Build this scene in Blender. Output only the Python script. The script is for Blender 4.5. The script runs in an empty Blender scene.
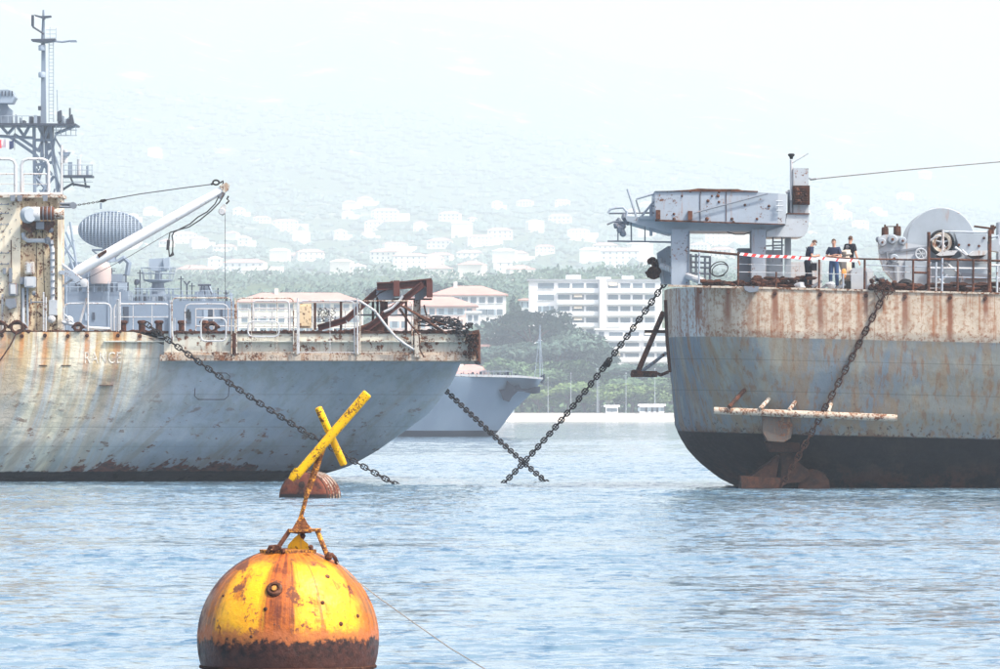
import bpy, math, random
import numpy as np
from mathutils import Vector, Matrix
R = math.radians
rnd = random.Random(7)
sc = bpy.context.scene

# ---------------------------------------------------------------- camera, world, sun, exposure
H = 2.83            # eye height over the water
HOR = 408.0         # image row of the horizon in the 1000 x 669 photograph
F = 5555.56         # 200 mm lens on a 36 mm frame, in photograph pixels
cam_d = bpy.data.cameras.new('camera'); cam = bpy.data.objects.new('camera', cam_d)
sc.collection.objects.link(cam); sc.camera = cam
cam.location = (0, 0, H); cam.rotation_euler = (R(90), 0, 0)
cam_d.lens = 200; cam_d.sensor_width = 36; cam_d.shift_y = (HOR-334.5)/1000
cam_d.clip_start = 1; cam_d.clip_end = 20000
SUN_EL, SUN_AZ = 54, 122       # azimuth clockwise from +Y (the view direction): high on the right
world = bpy.data.worlds.new('World'); sc.world = world; world.use_nodes = True
wn = world.node_tree
sky = wn.nodes.new('ShaderNodeTexSky'); sky.sky_type = 'NISHITA'; sky.sun_disc = False
sky.sun_elevation = R(SUN_EL); sky.sun_rotation = R(SUN_AZ)
sky.air_density = 0.8; sky.dust_density = 6.0; sky.ozone_density = 1.0
bg = wn.nodes['Background']; bg.inputs['Strength'].default_value = 0.15
wn.links.new(sky.outputs[0], bg.inputs['Color'])
sd = bpy.data.lights.new('sun', 'SUN'); sd.energy = 3.6; sd.angle = R(3.0); sd.color = (1, .95, .87)
sun = bpy.data.objects.new('sun', sd); sc.collection.objects.link(sun)
sdir = Vector((math.sin(R(SUN_AZ))*math.cos(R(SUN_EL)), math.cos(R(SUN_AZ))*math.cos(R(SUN_EL)), math.sin(R(SUN_EL))))
sun.rotation_euler = sdir.to_track_quat('Z', 'Y').to_euler(); sun.location = (30, -20, 60)
sc.view_settings.view_transform = 'Standard'; sc.view_settings.look = 'None'
sc.view_settings.exposure = 0.92; sc.view_settings.gamma = 1
sc.cycles.use_denoising = True
sc.cycles.max_bounces = 8; sc.cycles.volume_bounces = 1

# ---------------------------------------------------------------- helpers
def P(px, py, D):
    return Vector(((px-500)/F*D, D, H+(HOR-py)/F*D))
def link(o): sc.collection.objects.link(o); return o
def tag(o, label=None, cat=None, group=None, kind=None):
    if label: o['label'] = label
    if cat: o['category'] = cat
    if group: o['group'] = group
    if kind: o['kind'] = kind
    return o
def thing(name, label, cat, loc, group=None):
    o = link(bpy.data.objects.new(name, None)); o.location = loc; o.empty_display_size = .3
    return tag(o, label, cat, group)
def origin(o):
    v = Vector((0, 0, 0))
    while o is not None: v += Vector(o.location); o = o.parent
    return v
def copy_tree(o, parent=None):
    c = o.copy(); link(c); c.parent = parent
    for ch in o.children: copy_tree(ch, c)
    return c
class MB:
    def __init__(s): s.v = []; s.f = []; s.mi = []; s.m = 0
    def add(s, vs, fs):
        n = len(s.v); s.v += [tuple(v) for v in vs]; s.f += [tuple(i+n for i in f) for f in fs]; s.mi += [s.m]*len(fs); return s
    def box(s, x0, x1, y0, y1, z0, z1):
        return s.add([(x0,y0,z0),(x1,y0,z0),(x1,y1,z0),(x0,y1,z0),(x0,y0,z1),(x1,y0,z1),(x1,y1,z1),(x0,y1,z1)],
                     [(0,3,2,1),(4,5,6,7),(0,1,5,4),(1,2,6,5),(2,3,7,6),(3,0,4,7)])
    def pbox(s, px0, px1, py0, py1, D0, D1):
        a = P(px0, py1, D0); b = P(px1, py0, D0)
        return s.box(a.x, b.x, D0, D1, a.z, b.z)
    def prism(s, pts, y0, y1):      # pts in (x, z)
        n = len(pts)
        ar = sum(pts[i][0]*pts[(i+1)%n][1]-pts[(i+1)%n][0]*pts[i][1] for i in range(n))
        if ar < 0: pts = pts[::-1]
        vs = [(x, y0, z) for x, z in pts]+[(x, y1, z) for x, z in pts]
        fs = [tuple(range(n)), tuple(range(2*n-1, n-1, -1))]
        fs += [((i+1)%n, i, i+n, (i+1)%n+n) for i in range(n)]
        return s.add(vs, fs)
    def pprism(s, pts, D0, D1):
        return s.prism([(P(x, y, D0).x, P(x, y, D0).z) for x, y in pts], D0, D1)
    def tube(s, pts, r, n=8, cap=True):
        pts = [Vector(p) for p in pts]; rs = r if isinstance(r, (list, tuple)) else [r]*len(pts)
        rings = []; up = None
        for i, p in enumerate(pts):
            d = (pts[min(i+1, len(pts)-1)]-pts[max(i-1, 0)]).normalized()
            if up is None:
                up = Vector((0, 0, 1)) if abs(d.z) < .9 else Vector((0, 1, 0))
            a = d.cross(up).normalized(); b = a.cross(d).normalized(); up = b
            rings.append([p+rs[i]*(math.cos(2*math.pi*k/n)*a+math.sin(2*math.pi*k/n)*b) for k in range(n)])
        vs = [v for rg in rings for v in rg]
        fs = [(i*n+k, i*n+(k+1)%n, (i+1)*n+(k+1)%n, (i+1)*n+k) for i in range(len(pts)-1) for k in range(n)]
        if cap: fs += [tuple(range(n-1, -1, -1)), tuple(range((len(pts)-1)*n, len(pts)*n))]
        return s.add(vs, fs)
    def ptube(s, pts, r, n=8):
        return s.tube([P(*p) for p in pts], r, n)
    def lathe(s, prof, c, axis=(0, 0, 1), n=24):     # prof: (radius, height along axis)
        ax = Vector(axis).normalized(); u = ax.orthogonal().normalized(); w = ax.cross(u); c = Vector(c)
        vs = []
        for r, h in prof:
            vs += [c+ax*h+r*(math.cos(2*math.pi*k/n)*u+math.sin(2*math.pi*k/n)*w) for k in range(n)]
        fs = [(i*n+k, i*n+(k+1)%n, (i+1)*n+(k+1)%n, (i+1)*n+k) for i in range(len(prof)-1) for k in range(n)]
        fs += [tuple(range(n-1, -1, -1)), tuple(range((len(prof)-1)*n, len(prof)*n))]
        return s.add(vs, fs)
    def beam(s, a, b, w, h):        # rectangular bar
        a = Vector(a); b = Vector(b); d = (b-a).normalized()
        side = d.cross(Vector((0, 1, 0)))
        if side.length < .01: side = Vector((1, 0, 0))
        side.normalize(); up = Vector((0, 1, 0)) if abs(d.y) < .9 else Vector((0, 0, 1))
        up = (up-d*up.dot(d)).normalized()
        vs = [p+sx*side*h/2+sy*up*w/2 for p in (a, b) for sx, sy in ((-1,-1),(1,-1),(1,1),(-1,1))]
        return s.add(vs, [(0,1,2,3),(7,6,5,4),(0,4,5,1),(1,5,6,2),(2,6,7,3),(3,7,4,0)])
    def pbeam(s, p, q, w, h): return s.beam(P(*p), P(*q), w, h)
    def lump(s, c, r, seed=0, sq=(1, 1, 1)):
        q = random.Random(seed); c = Vector(c); prof = []
        n, m = 8, 5; vs = []; ph = [q.uniform(.75, 1.2) for _ in range(n*m+2)]
        for i in range(1, m):
            t = math.pi*i/m
            for k in range(n):
                rr = r*ph[i*n+k]
                vs.append(c+Vector((rr*math.sin(t)*math.cos(2*math.pi*k/n)*sq[0], rr*math.sin(t)*math.sin(2*math.pi*k/n)*sq[1], rr*math.cos(t)*sq[2])))
        vs += [c+Vector((0, 0, r*sq[2])), c-Vector((0, 0, r*sq[2]))]; T = len(vs)-2
        fs = [(i*n+k, (i+1)*n+k, (i+1)*n+(k+1)%n, i*n+(k+1)%n) for i in range(m-2) for k in range(n)]
        fs += [(T, k, (k+1)%n) for k in range(n)]+[(T+1, (m-2)*n+(k+1)%n, (m-2)*n+k) for k in range(n)]
        return s.add(vs, fs)
    def build(s, name, mat, parent=None, label=None, kind=None, smooth=True, ang=35):
        o0 = origin(parent) if parent else Vector((0, 0, 0))
        me = bpy.data.meshes.new(name)
        me.from_pydata([(v[0]-o0.x, v[1]-o0.y, v[2]-o0.z) for v in s.v], [], s.f)
        for m in (mat if isinstance(mat, (list, tuple)) else [mat]): me.materials.append(m)
        if isinstance(mat, (list, tuple)): me.polygons.foreach_set('material_index', s.mi)
        if smooth:
            me.polygons.foreach_set('use_smooth', [True]*len(me.polygons)); me.set_sharp_from_angle(angle=R(ang))
        o = link(bpy.data.objects.new(name, me)); o.parent = parent
        if label: o['label'] = label
        if kind: o['kind'] = kind
        return o
def top(mb, name, mat, label, cat, group=None):     # a thing that is one mesh, its origin at its base
    c = Vector((sum(v[0] for v in mb.v)/len(mb.v), sum(v[1] for v in mb.v)/len(mb.v), min(v[2] for v in mb.v)))
    mb.v = [(v[0]-c.x, v[1]-c.y, v[2]-c.z) for v in mb.v]
    o = mb.build(name, mat); o.location = c
    return tag(o, label, cat, group)

# ---------------------------------------------------------------- materials
class G:
    def __init__(s, name):
        s.m = bpy.data.materials.new(name); s.m.use_nodes = True; s.t = s.m.node_tree
        s.b = s.t.nodes['Principled BSDF']; s.tc = s.t.nodes.new('ShaderNodeTexCoord')
        s.obj = s.tc.outputs['Object']
    def put(s, sock, v):
        if isinstance(v, bpy.types.NodeSocket): s.t.links.new(v, sock)
        elif isinstance(v, (tuple, list)) and len(v) == 3 and sock.type == 'RGBA': sock.default_value = (*(min(.88, q*(1.22 if max(v) > .13 else 1.0)) for q in v), 1)
        else: sock.default_value = v
    def math(s, op, a, b=0.0, clamp=False):
        n = s.t.nodes.new('ShaderNodeMath'); n.operation = op; n.use_clamp = clamp
        s.put(n.inputs[0], a); s.put(n.inputs[1], b); return n.outputs[0]
    def sep(s, v):
        n = s.t.nodes.new('ShaderNodeSeparateXYZ'); s.put(n.inputs[0], v); return n.outputs
    def comb(s, x, y, z):
        n = s.t.nodes.new('ShaderNodeCombineXYZ')
        for i, q in enumerate((x, y, z)): s.put(n.inputs[i], q)
        return n.outputs[0]
    def noise(s, vec, scale=1.0, detail=4, rough=.55):
        n = s.t.nodes.new('ShaderNodeTexNoise'); s.put(n.inputs['Vector'], vec)
        n.inputs['Scale'].default_value = scale; n.inputs['Detail'].default_value = detail; n.inputs['Roughness'].default_value = rough
        return n.outputs['Fac']
    def scl(s, v, k):
        n = s.t.nodes.new('ShaderNodeVectorMath'); n.operation = 'MULTIPLY'; s.put(n.inputs[0], v); n.inputs[1].default_value = k; return n.outputs[0]
    def ramp(s, v, lo, hi, a=0.0, b=1.0):
        n = s.t.nodes.new('ShaderNodeMapRange'); n.interpolation_type = 'SMOOTHSTEP'; s.put(n.inputs['Value'], v)
        n.inputs['From Min'].default_value = lo; n.inputs['From Max'].default_value = hi
        n.inputs['To Min'].default_value = a; n.inputs['To Max'].default_value = b; return n.outputs[0]
    def mix(s, f, a, b):
        n = s.t.nodes.new('ShaderNodeMix'); n.data_type = 'RGBA'
        s.put(n.inputs[0], f); s.put(n.inputs[6], a); s.put(n.inputs[7], b); return n.outputs[2]
    def mul(s, *a):
        r = a[0]
        for q in a[1:]: r = s.math('MULTIPLY', r, q)
        return r
    def bump(s, h, strength=.3, dist=.02):
        n = s.t.nodes.new('ShaderNodeBump'); s.put(n.inputs['Height'], h); n.inputs['Strength'].default_value = strength
        n.inputs['Distance'].default_value = dist; s.t.links.new(n.outputs[0], s.b.inputs['Normal'])
    def out(s, col, rough=.6, metal=0.0, spec=.18):
        s.put(s.b.inputs['Base Color'], col); s.put(s.b.inputs['Roughness'], rough); s.put(s.b.inputs['Metallic'], metal)
        if spec is not None: s.b.inputs['Specular IOR Level'].default_value = spec
        return s.m
def rustcol(g, sc_=3.0):
    n = g.noise(g.obj, sc_, 5, .65)
    return g.mix(g.ramp(n, .3, .7), (.065, .026, .016), (.21, .085, .038))
def paint(name, base, rust=.3, k=1.0, rough=.55, dirt=.35, streak=1.0, alt=None):
    """weathered paint: patches and runs of rust, faded patches, grime"""
    g = G(name)
    pn = g.noise(g.obj, 1.3*k, 5, .7); fn = g.noise(g.obj, 9*k, 3, .6)
    base2 = alt or tuple(c*.72 for c in base)
    col = g.mix(g.mul(g.ramp(pn, .35, .65), dirt), base, base2)
    if rust > 0:
        st = g.noise(g.scl(g.obj, (4*k, 4*k, .45*k)), 1.0, 4, .6)
        thr = .66-.22*rust
        m1 = g.ramp(g.math('ADD', g.math('MULTIPLY', pn, .5), g.math('MULTIPLY', fn, .5)), thr-.02, thr+.05)
        m2 = g.mul(g.ramp(st, thr-.02, thr+.14), .65*streak)
        col = g.mix(m2, col, (.27, .14, .07)); col = g.mix(m1, col, rustcol(g, 4*k))
        rough = g.ramp(m1, 0, 1, rough, .9)
    g.bump(fn, .25, .01/k)
    return g.out(col, rough)
def plain(name, c, rough=.6, metal=0.0, var=.25, k=3.0):
    g = G(name); n = g.noise(g.obj, k, 4, .6)
    return g.out(g.mix(g.mul(g.ramp(n, .3, .7), var), c, tuple(q*.5 for q in c)), rough, metal)
def rusty(name, k=3.0, dark=1.0):
    g = G(name); n = g.noise(g.obj, k, 5, .7); n2 = g.noise(g.obj, k*5, 4, .6)
    a = g.mix(g.ramp(n, .35, .65), (.035*dark, .017*dark, .013*dark), (.13*dark, .046*dark, .024*dark))
    a = g.mix(g.mul(g.ramp(n2, .5, .75), .5), a, (.25*dark, .13*dark, .08*dark))
    g.bump(n2, .5, .015); return g.out(a, .85)
M = {}
M['rust'] = rusty('rusted_steel')
M['rustdark'] = rusty('dark_rusted_steel', 4, .6)
M['redrust'] = plain('red_oxide_beam', (.12, .042, .034), .75, 0, .5, 1.5)
M['boomwhite'] = paint('boom_white_paint', (.72, .72, .71), .14, 2, .45, .2)
M['white'] = paint('worn_white_paint', (.43, .44, .45), .38, 2, .45, .2)
M['whiterust'] = paint('rust_run_white_paint', (.46, .43, .37), .66, 1.6, .55, .4)
M['cream'] = paint('cream_paint', (.62, .56, .44), .45, .9, .6, .4, .8, (.62, .52, .36))
M['creamtan'] = paint('tan_stained_paint', (.54, .44, .29), .6, .9, .6, .4, .8, (.66, .50, .30))
M['bulwark'] = paint('stained_bulwark_paint', (.50, .49, .42), .52, .8, .6, .6, 1.0, (.44, .45, .40))
M['ledge'] = paint('rust_eaten_white_ledge', (.43, .37, .30), .66, 1.5, .7, .4)
M['grey'] = paint('navy_grey_paint', (.27, .31, .35), .12, 1, .5, .3)
M['greyrust'] = paint('rust_spotted_grey_paint', (.28, .32, .37), .34, 1.3, .55, .3, 1.0)
M['palegrey'] = paint('pale_grey_paint', (.37, .40, .43), .3, 1.2, .5, .3)
M['darkgrey'] = paint('dark_grey_paint', (.16, .18, .21), .25, 1.2, .6, .4)
M['fgrey'] = paint('frigate_grey_paint', (.155, .195, .25), .0, .4, .5, .3)
M['fdark'] = plain('frigate_dark_fittings', (.035, .045, .07), .5, 0, .3, 1)
M['fpale'] = paint('frigate_pale_grey', (.25, .30, .36), .0, .4, .5, .25)
M['wetrust'] = rusty('wet_dark_rust', 3, .28)
M['chain'] = plain('dark_chain_iron', (.030, .024, .023), .65, .3, .6, 12)
M['chainrust'] = rusty('rusty_chain_iron', 9, .55)
M['black'] = plain('black_rubber', (.02, .02, .022), .6, 0, .3, 4)
M['rope'] = plain('dark_rope', (.05, .05, .055), .9, 0, .3, 20)
M['wire'] = plain('steel_wire', (.10, .10, .11), .5, .6, .3, 20)
M['yellow'] = paint('chipped_yellow_paint', (.84, .40, .008), .55, 6, .45, .3, .5, (.62, .36, .01))
M['orange'] = paint('orange_rusted_paint', (.58, .25, .025), .9, 6, .6, .6, .6, (.42, .16, .03))
M['glass'] = plain('window_glass', (.06, .09, .12), .3, 0, .3, .3)
M['radome'] = plain('beige_radome', (.42, .33, .30), .5, 0, .2, 1)

# ---------------------------------------------------------------- water: one sheet with real waves, out to the shore and beyond
AMP_LO, AMP_HI = .5, 1.75
def build_water():
    ys = [-250, -60, 10, 30]
    y = 40.0
    while y < 1240:
        ys.append(y); y += max(.05, .16*(y/200)**1.2) if y < 330 else (.9 if y < 500 else 3.0)
    ys += [1300, 9300]
    ys = np.array(ys)
    a = np.linspace(-.105, .105, 420)
    side = np.array([.13, .2, .35, .8, 3.0, 9.0])
    ax = np.concatenate([-side[::-1], a, side])
    W = np.maximum(np.abs(ys), 200)
    X = ax[None, :]*np.where(ys[:, None] > 30, np.maximum(ys[:, None], 60), 200)
    X[:, 0] = -4200; X[:, -1] = 4200
    X[:, 1] = -900; X[:, -2] = 900
    Y = np.repeat(ys[:, None], X.shape[1], 1)
    rs = np.random.RandomState(5); Z = np.zeros_like(X)
    # wind sea: short crests running mostly across the view
    for i in range(90):
        lam = .3*(2.6/.3)**rs.rand()
        th = R(88+rs.randn()*34); k = 2*math.pi/lam
        amp = .0026*lam**.8
        Z += amp*np.sin(k*(math.cos(th)*X+math.sin(th)*Y)+rs.rand()*6.28)*(1 if True else 0)
    gust = np.zeros_like(X)
    for i in range(16):
        lam = 14*(160/14)**rs.rand(); th = R(90+rs.randn()*25); gust += np.sin(2*math.pi/lam*(math.cos(th)*X*.6+math.sin(th)*Y)+rs.rand()*6.28)
    Z *= np.clip(.75+.13*gust, .3, 1.2)
    Z *= np.clip((1240-Y)/900, .25, 1)*np.clip((Y-35)/10, 0, 1)*(np.abs(X) < .11*np.maximum(Y, 60))
    nr, nc = X.shape
    co = np.stack([X, Y, Z], -1).reshape(-1, 3)
    i = np.arange((nr-1)*(nc-1)); r = i//(nc-1); c = i % (nc-1); b = r*nc+c
    q = np.stack([b, b+1, b+nc+1, b+nc], -1)
    me = bpy.data.meshes.new('water'); me.vertices.add(len(co)); me.vertices.foreach_set('co', co.ravel())
    me.loops.add(q.size); me.loops.foreach_set('vertex_index', q.ravel().astype(np.int32))
    me.polygons.add(len(q)); me.polygons.foreach_set('loop_start', np.arange(0, q.size, 4, dtype=np.int32))
    me.polygons.foreach_set('use_smooth', np.ones(len(q), bool)); me.update(calc_edges=True)
    g = G('sea_water')
    def ncol(vec, scale, detail):
        n = g.t.nodes.new('ShaderNodeTexNoise'); g.put(n.inputs['Vector'], vec); n.inputs['Scale'].default_value = scale; n.inputs['Detail'].default_value = detail
        return n.outputs['Color']
    def vm(op, a, b):
        n = g.t.nodes.new('ShaderNodeVectorMath'); n.operation = op; g.put(n.inputs[0], a); g.put(n.inputs[1], b); return n.outputs[0]
    n2 = g.noise(g.scl(g.obj, (.02, .035, 0)), 1.0, 3, .5)
    # cat's paws: patches of ruffled and of smoother water, from a metre to tens of metres
    pa = g.noise(g.scl(g.obj, (2.6, .95, 1)), 1.0, 3, .6); pb = g.noise(g.scl(g.obj, (1.6, .22, 1)), 1.0, 3, .6); pc = g.noise(g.scl(g.obj, (.5, .06, 1)), 1.0, 3, .6)
    patch = g.math('ADD', g.math('MULTIPLY', pa, .40), g.math('ADD', g.math('MULTIPLY', pb, .38), g.math('MULTIPLY', pc, .16)))
    amp = g.ramp(patch, .42, .58, AMP_LO, AMP_HI)
    amp = g.mul(amp, g.ramp(g.sep(g.obj)[1], 190, 320, 1, .7))
    v1 = vm('SUBTRACT', ncol(g.scl(g.obj, (1.0, 1.5, 1)), 5.0, 4), (.5, .5, .5)); v2 = vm('SUBTRACT', ncol(g.scl(g.obj, (.8, 1.2, 1)), 1.3, 2), (.5, .5, .5))
    vv = vm('ADD', v1, vm('MULTIPLY', v2, (.6, .6, 0)))
    cm = g.comb(amp, amp, 0); vv = vm('MULTIPLY', vv, cm)
    geo = g.t.nodes.new('ShaderNodeNewGeometry').outputs['Normal']
    nn = g.t.nodes.new('ShaderNodeVectorMath'); nn.operation = 'NORMALIZE'; g.put(nn.inputs[0], vm('ADD', geo, vv)); g.t.links.new(nn.outputs[0], g.b.inputs['Normal'])
    m = g.out(g.mix(g.ramp(patch, .44, .58), (.11, .175, .225), (.05, .11, .175)), .05, spec=.5)
    g.b.inputs['IOR'].default_value = 1.34
    me.materials.append(m)
    o = link(bpy.data.objects.new('water', me)); o['kind'] = 'structure'
build_water()

# ---------------------------------------------------------------- terrain
def smooth(a, b, t): t = min(1, max(0, (t-a)/(b-a))); return t*t*(3-2*t)
KEY = [(1214, 1.2), (1240, 1.7), (1262, 3), (1330, 14), (1420, 24), (1600, 33), (2400, 50), (3600, 82), (4800, 132), (6000, 212), (7200, 350), (8400, 560), (9300, 520)]
def terrain_z(x, y):
    for (a, za), (b, zb) in zip(KEY, KEY[1:]):
        if y <= b: z = za+(zb-za)*max(0, (y-a)/(b-a)); break
    else: z = KEY[-1][1]
    far = smooth(4300, 8400, y)
    z += far*(-.20*x)
    w = smooth(1260, 2000, y)
    z += w*(5*math.sin(x*.021+y*.004)+4*math.sin(x*.009-y*.011+2)+2*math.sin(x*.05+1+y*.02))
    z += far*(20*math.sin(x*.0035+1)+9*math.sin(x*.009+2.2)+5*math.sin(x*.022))
    return max(z, .9)
def build_land():
    xs = list(np.linspace(-4200, -1100, 14))+list(np.linspace(-1060, 1060, 120))+list(np.linspace(1100, 4200, 14))
    ys = list(np.linspace(1214, 1420, 18))+list(np.linspace(1450, 9300, 100))
    mb = MB(); vs = [(x, y, terrain_z(x, y)) for y in ys for x in xs]; n = len(xs)
    fs = [(j*n+i, j*n+i+1, (j+1)*n+i+1, (j+1)*n+i) for j in range(len(ys)-1) for i in range(n-1)]
    mb.add(vs, fs)
    g = G('wooded_hillside'); n1 = g.noise(g.obj, .012, 6, .7); n2 = g.noise(g.obj, .09, 5, .7)
    c = g.mix(g.ramp(n2, .35, .65), (.035, .07, .03), (.09, .13, .06)); c = g.mix(g.ramp(n1, .56, .68), c, (.30, .28, .22))
    mb.build('hillside', g.out(c, .95), kind='structure')
    q = MB(); q.box(-4200, 4200, 1208, 1216, -1, 1.25)
    q.build('quay', plain('pale_quay_stone', (.55, .53, .49), .9, 0, .3, .2), kind='structure')
    b = MB(); b.add([(-4150, 1190, -.25), (4150, 1190, -.25), (4150, 1208, .75), (-4150, 1208, .75)], [(0, 1, 2, 3)])
    b.build('beach', plain('pale_sand', (.62, .56, .47), .95, 0, .25, .1), kind='structure')
    r = MB(); r.add([(-4150, 1217, 1.34), (4150, 1217, 1.34), (4150, 1236, 1.72), (-4150, 1236, 1.72)], [(0, 1, 2, 3)])
    r.build('promenade', plain('pale_paving', (.50, .48, .45), .9, 0, .2, .3), kind='structure')
build_land()

# ---------------------------------------------------------------- trees
def leaf_mat(name, a, b):
    g = G(name); n = g.noise(g.obj, .5, 3, .6)
    r = g.t.nodes.new('ShaderNodeNewGeometry').outputs['Random Per Island']
    c = g.mix(g.math('MULTIPLY', g.math('ADD', g.ramp(n, .35, .65), r), .5), a, b)
    return g.out(c, .8)
LM = [leaf_mat('pine_needles', (.055, .10, .085), (.10, .15, .11)), leaf_mat('broad_leaves', (.05, .10, .05), (.12, .19, .09)),
      leaf_mat('cypress_needles', (.03, .06, .045), (.05, .09, .06)), leaf_mat('pale_leaves', (.07, .13, .04), (.16, .22, .08))]
M['bark'] = plain('tree_bark', (.12, .09, .07), .95, 0, .5, 2)
def tree_meshes(kind, seed):
    """unit tree: 1 m high; returns trunk mesh and crown mesh"""
    q = random.Random(seed); T = MB(); C = MB(); cl = []
    if kind == 'umbrella_pine':
        T.tube([(0, 0, 0), (.02, .0, .35), (.0, 0, .62)], [.03, .022, .016], 7)
        for k in range(7):
            a = k*.9+q.random()*.4; T.tube([(0, 0, .5+.1*q.random()), (.25*math.cos(a), .25*math.sin(a), .76), (.42*math.cos(a), .42*math.sin(a), .84)], [.014, .009, .004], 5)
            cl.append((.42*math.cos(a), .42*math.sin(a), .82, .20, .09))
        for k in range(9):
            a = q.random()*6.28; r = q.random()*.35; cl.append((r*math.cos(a), r*math.sin(a), .88+.05*q.random(), .2, .08))
        N, ls = 1500, .034
    elif kind == 'cypress':
        T.tube([(0, 0, 0), (0, 0, .8)], [.03, .008], 6)
        for k in range(14):
            z = .12+.85*k/13; cl.append((q.uniform(-.02, .02), q.uniform(-.02, .02), z, .13*(1-z)**.55+.01, .07))
        N, ls = 900, .022
    else:
        T.tube([(0, 0, 0), (.01, .01, .2), (0, 0, .5)], [.045, .034, .02], 7)
        for k in range(9):
            a = k*.7+q.random()*.5; h = .28+.05*k; r = .34*q.uniform(.7, 1.1)
            T.tube([(0, 0, .2+.03*k), (.5*r*math.cos(a), .5*r*math.sin(a), h+.08), (r*math.cos(a), r*math.sin(a), h+.14+.1*q.random())], [.016, .010, .004], 5)
            cl.append((r*math.cos(a), r*math.sin(a), h+.16, q.uniform(.13, .2), q.uniform(.1, .15)))
        for k in range(8):
            a = q.random()*6.28; r = q.random()*.22; cl.append((r*math.cos(a), r*math.sin(a), q.uniform(.6, .86), q.uniform(.13, .2), q.uniform(.1, .14)))
        N, ls = 4150, .032
    for i in range(N):
        cx, cy, cz, rr, rh = q.choice(cl)
        d = Vector((q.gauss(0, 1), q.gauss(0, 1), q.gauss(0, 1))).normalized()*q.uniform(.55, 1.05)
        c = Vector((cx+d.x*rr, cy+d.y*rr, cz+d.z*rh))
        u = Vector((q.gauss(0, 1), q.gauss(0, 1), q.gauss(0, 1))).normalized(); w = u.orthogonal().normalized(); s_ = ls*q.uniform(.6, 1.3)
        C.add([c-u*s_-w*s_*.5, c+u*s_-w*s_*.5, c+u*s_*.6+w*s_*.6, c-u*s_*.6+w*s_*.6], [(0, 1, 2, 3)])
    t = bpy.data.meshes.new('trunk'); t.from_pydata(T.v, [], T.f); c = bpy.data.meshes.new('crown'); c.from_pydata(C.v, [], C.f)
    return t, c
TM = {}
for kd, ns in (('umbrella_pine', 2), ('cypress', 1), ('leafy_tree', 4)): TM[kd] = [tree_meshes(kd, 10+i) for i in range(ns)]
def tree(kind, px, D, height, width, mat, label, group=None, base=None):
    x = (px-500)/F*D; z = terrain_z(x, D)-.15 if base is None else base
    t = thing(kind, label, 'tree', (x, D, z), group)
    tm, cm = TM[kind][rnd.randrange(len(TM[kind]))]
    for nm, me, mt in (('trunk', tm, M['bark']), ('crown', cm, LM[mat])):
        me = me.copy() if len(me.materials) and me.materials[0] != mt else me
        if not len(me.materials): me.materials.append(mt)
        else: me.materials[0] = mt
        o = link(bpy.data.objects.new(nm, me)); o.parent = t
        o.scale = (width, width, height)
    t.rotation_euler.z = rnd.uniform(0, 6.28)
    return t
def th(px, D, py):      # tree height so that its top stands at row py
    x = (px-500)/F*D; return P(px, py, D).z-terrain_z(x, D)
# dark evergreens in front of the apartment blocks
row = [('umbrella_pine', 500, 1300, 322, 19), ('umbrella_pine', 531, 1292, 310, 20), ('umbrella_pine', 556, 1302, 326, 16), ('cypress', 513, 1330, 297, 11), ('cypress', 518, 1332, 303, 10)]
lab = ['broad umbrella pine left of the tall cypress', 'tallest umbrella pine with its flat crown right of the cypress', 'smaller umbrella pine at the foot of the long white apartment block',
       'tall narrow cypress between the pink houses and the white block', 'shorter narrow cypress close behind the tall one']
for (k, px, D, py, w), l in zip(row, lab): tree(k, px, D, th(px, D, py), w*(.9 if k != 'cypress' else 1.1), 0 if k != 'cypress' else 2, l)
def treerow(spec, mat, where, group):
    spec = sorted(spec)
    ords = ['leftmost', 'second', 'third', 'fourth', 'fifth', 'sixth', 'seventh', 'eighth', 'ninth', 'tenth', 'eleventh', 'twelfth', 'thirteenth', 'fourteenth', 'fifteenth', 'sixteenth', 'seventeenth', 'eighteenth', 'nineteenth', 'twentieth', 'twenty-first', 'twenty-second']
    for i, (px, D, py, w) in enumerate(spec):
        tree('leafy_tree', px, D, th(px, D, py), w, mat, f"{ords[i]+(' from the left' if i else '')} of the {where}", group)
treerow([(482, 1305, 334, 14), (498, 1290, 342, 15), (518, 1296, 332, 16), (538, 1288, 338, 16), (556, 1292, 333, 17), (572, 1296, 330, 16), (586, 1300, 331, 16), (597, 1290, 345, 13), (612, 1285, 362, 13), (455, 1300, 345, 14), (440, 1310, 350, 12), (628, 1283, 368, 13), (646, 1286, 366, 14), (664, 1288, 362, 14), (682, 1290, 362, 14), (706, 1292, 360, 15), (420, 1300, 352, 14)],
        0, 'dark trees on the slope below the apartment blocks', 'dark trees on the slope')
treerow([(505, 1262, 356, 14), (524, 1266, 362, 13), (542, 1260, 366, 13), (560, 1264, 360, 15), (578, 1262, 358, 15), (598, 1264, 368, 14), (618, 1262, 376, 13), (636, 1264, 378, 13), (654, 1262, 376, 13), (672, 1264, 376, 13), (690, 1262, 374, 13)],
        1, 'green trees halfway down to the waterfront', 'green trees halfway down the slope')
treerow([(506, 1242, 386, 11), (522, 1244, 383, 10), (538, 1240, 388, 10), (553, 1243, 384, 11), (568, 1241, 380, 12), (584, 1243, 382, 12), (600, 1240, 386, 11), (616, 1244, 382, 12), (632, 1241, 385, 11), (648, 1243, 384, 12), (664, 1241, 386, 11), (682, 1243, 382, 12), (340, 1243, 385, 11), (700, 1242, 385, 12)],
        3, 'pale green trees along the waterfront promenade', 'pale trees along the waterfront')
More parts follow.
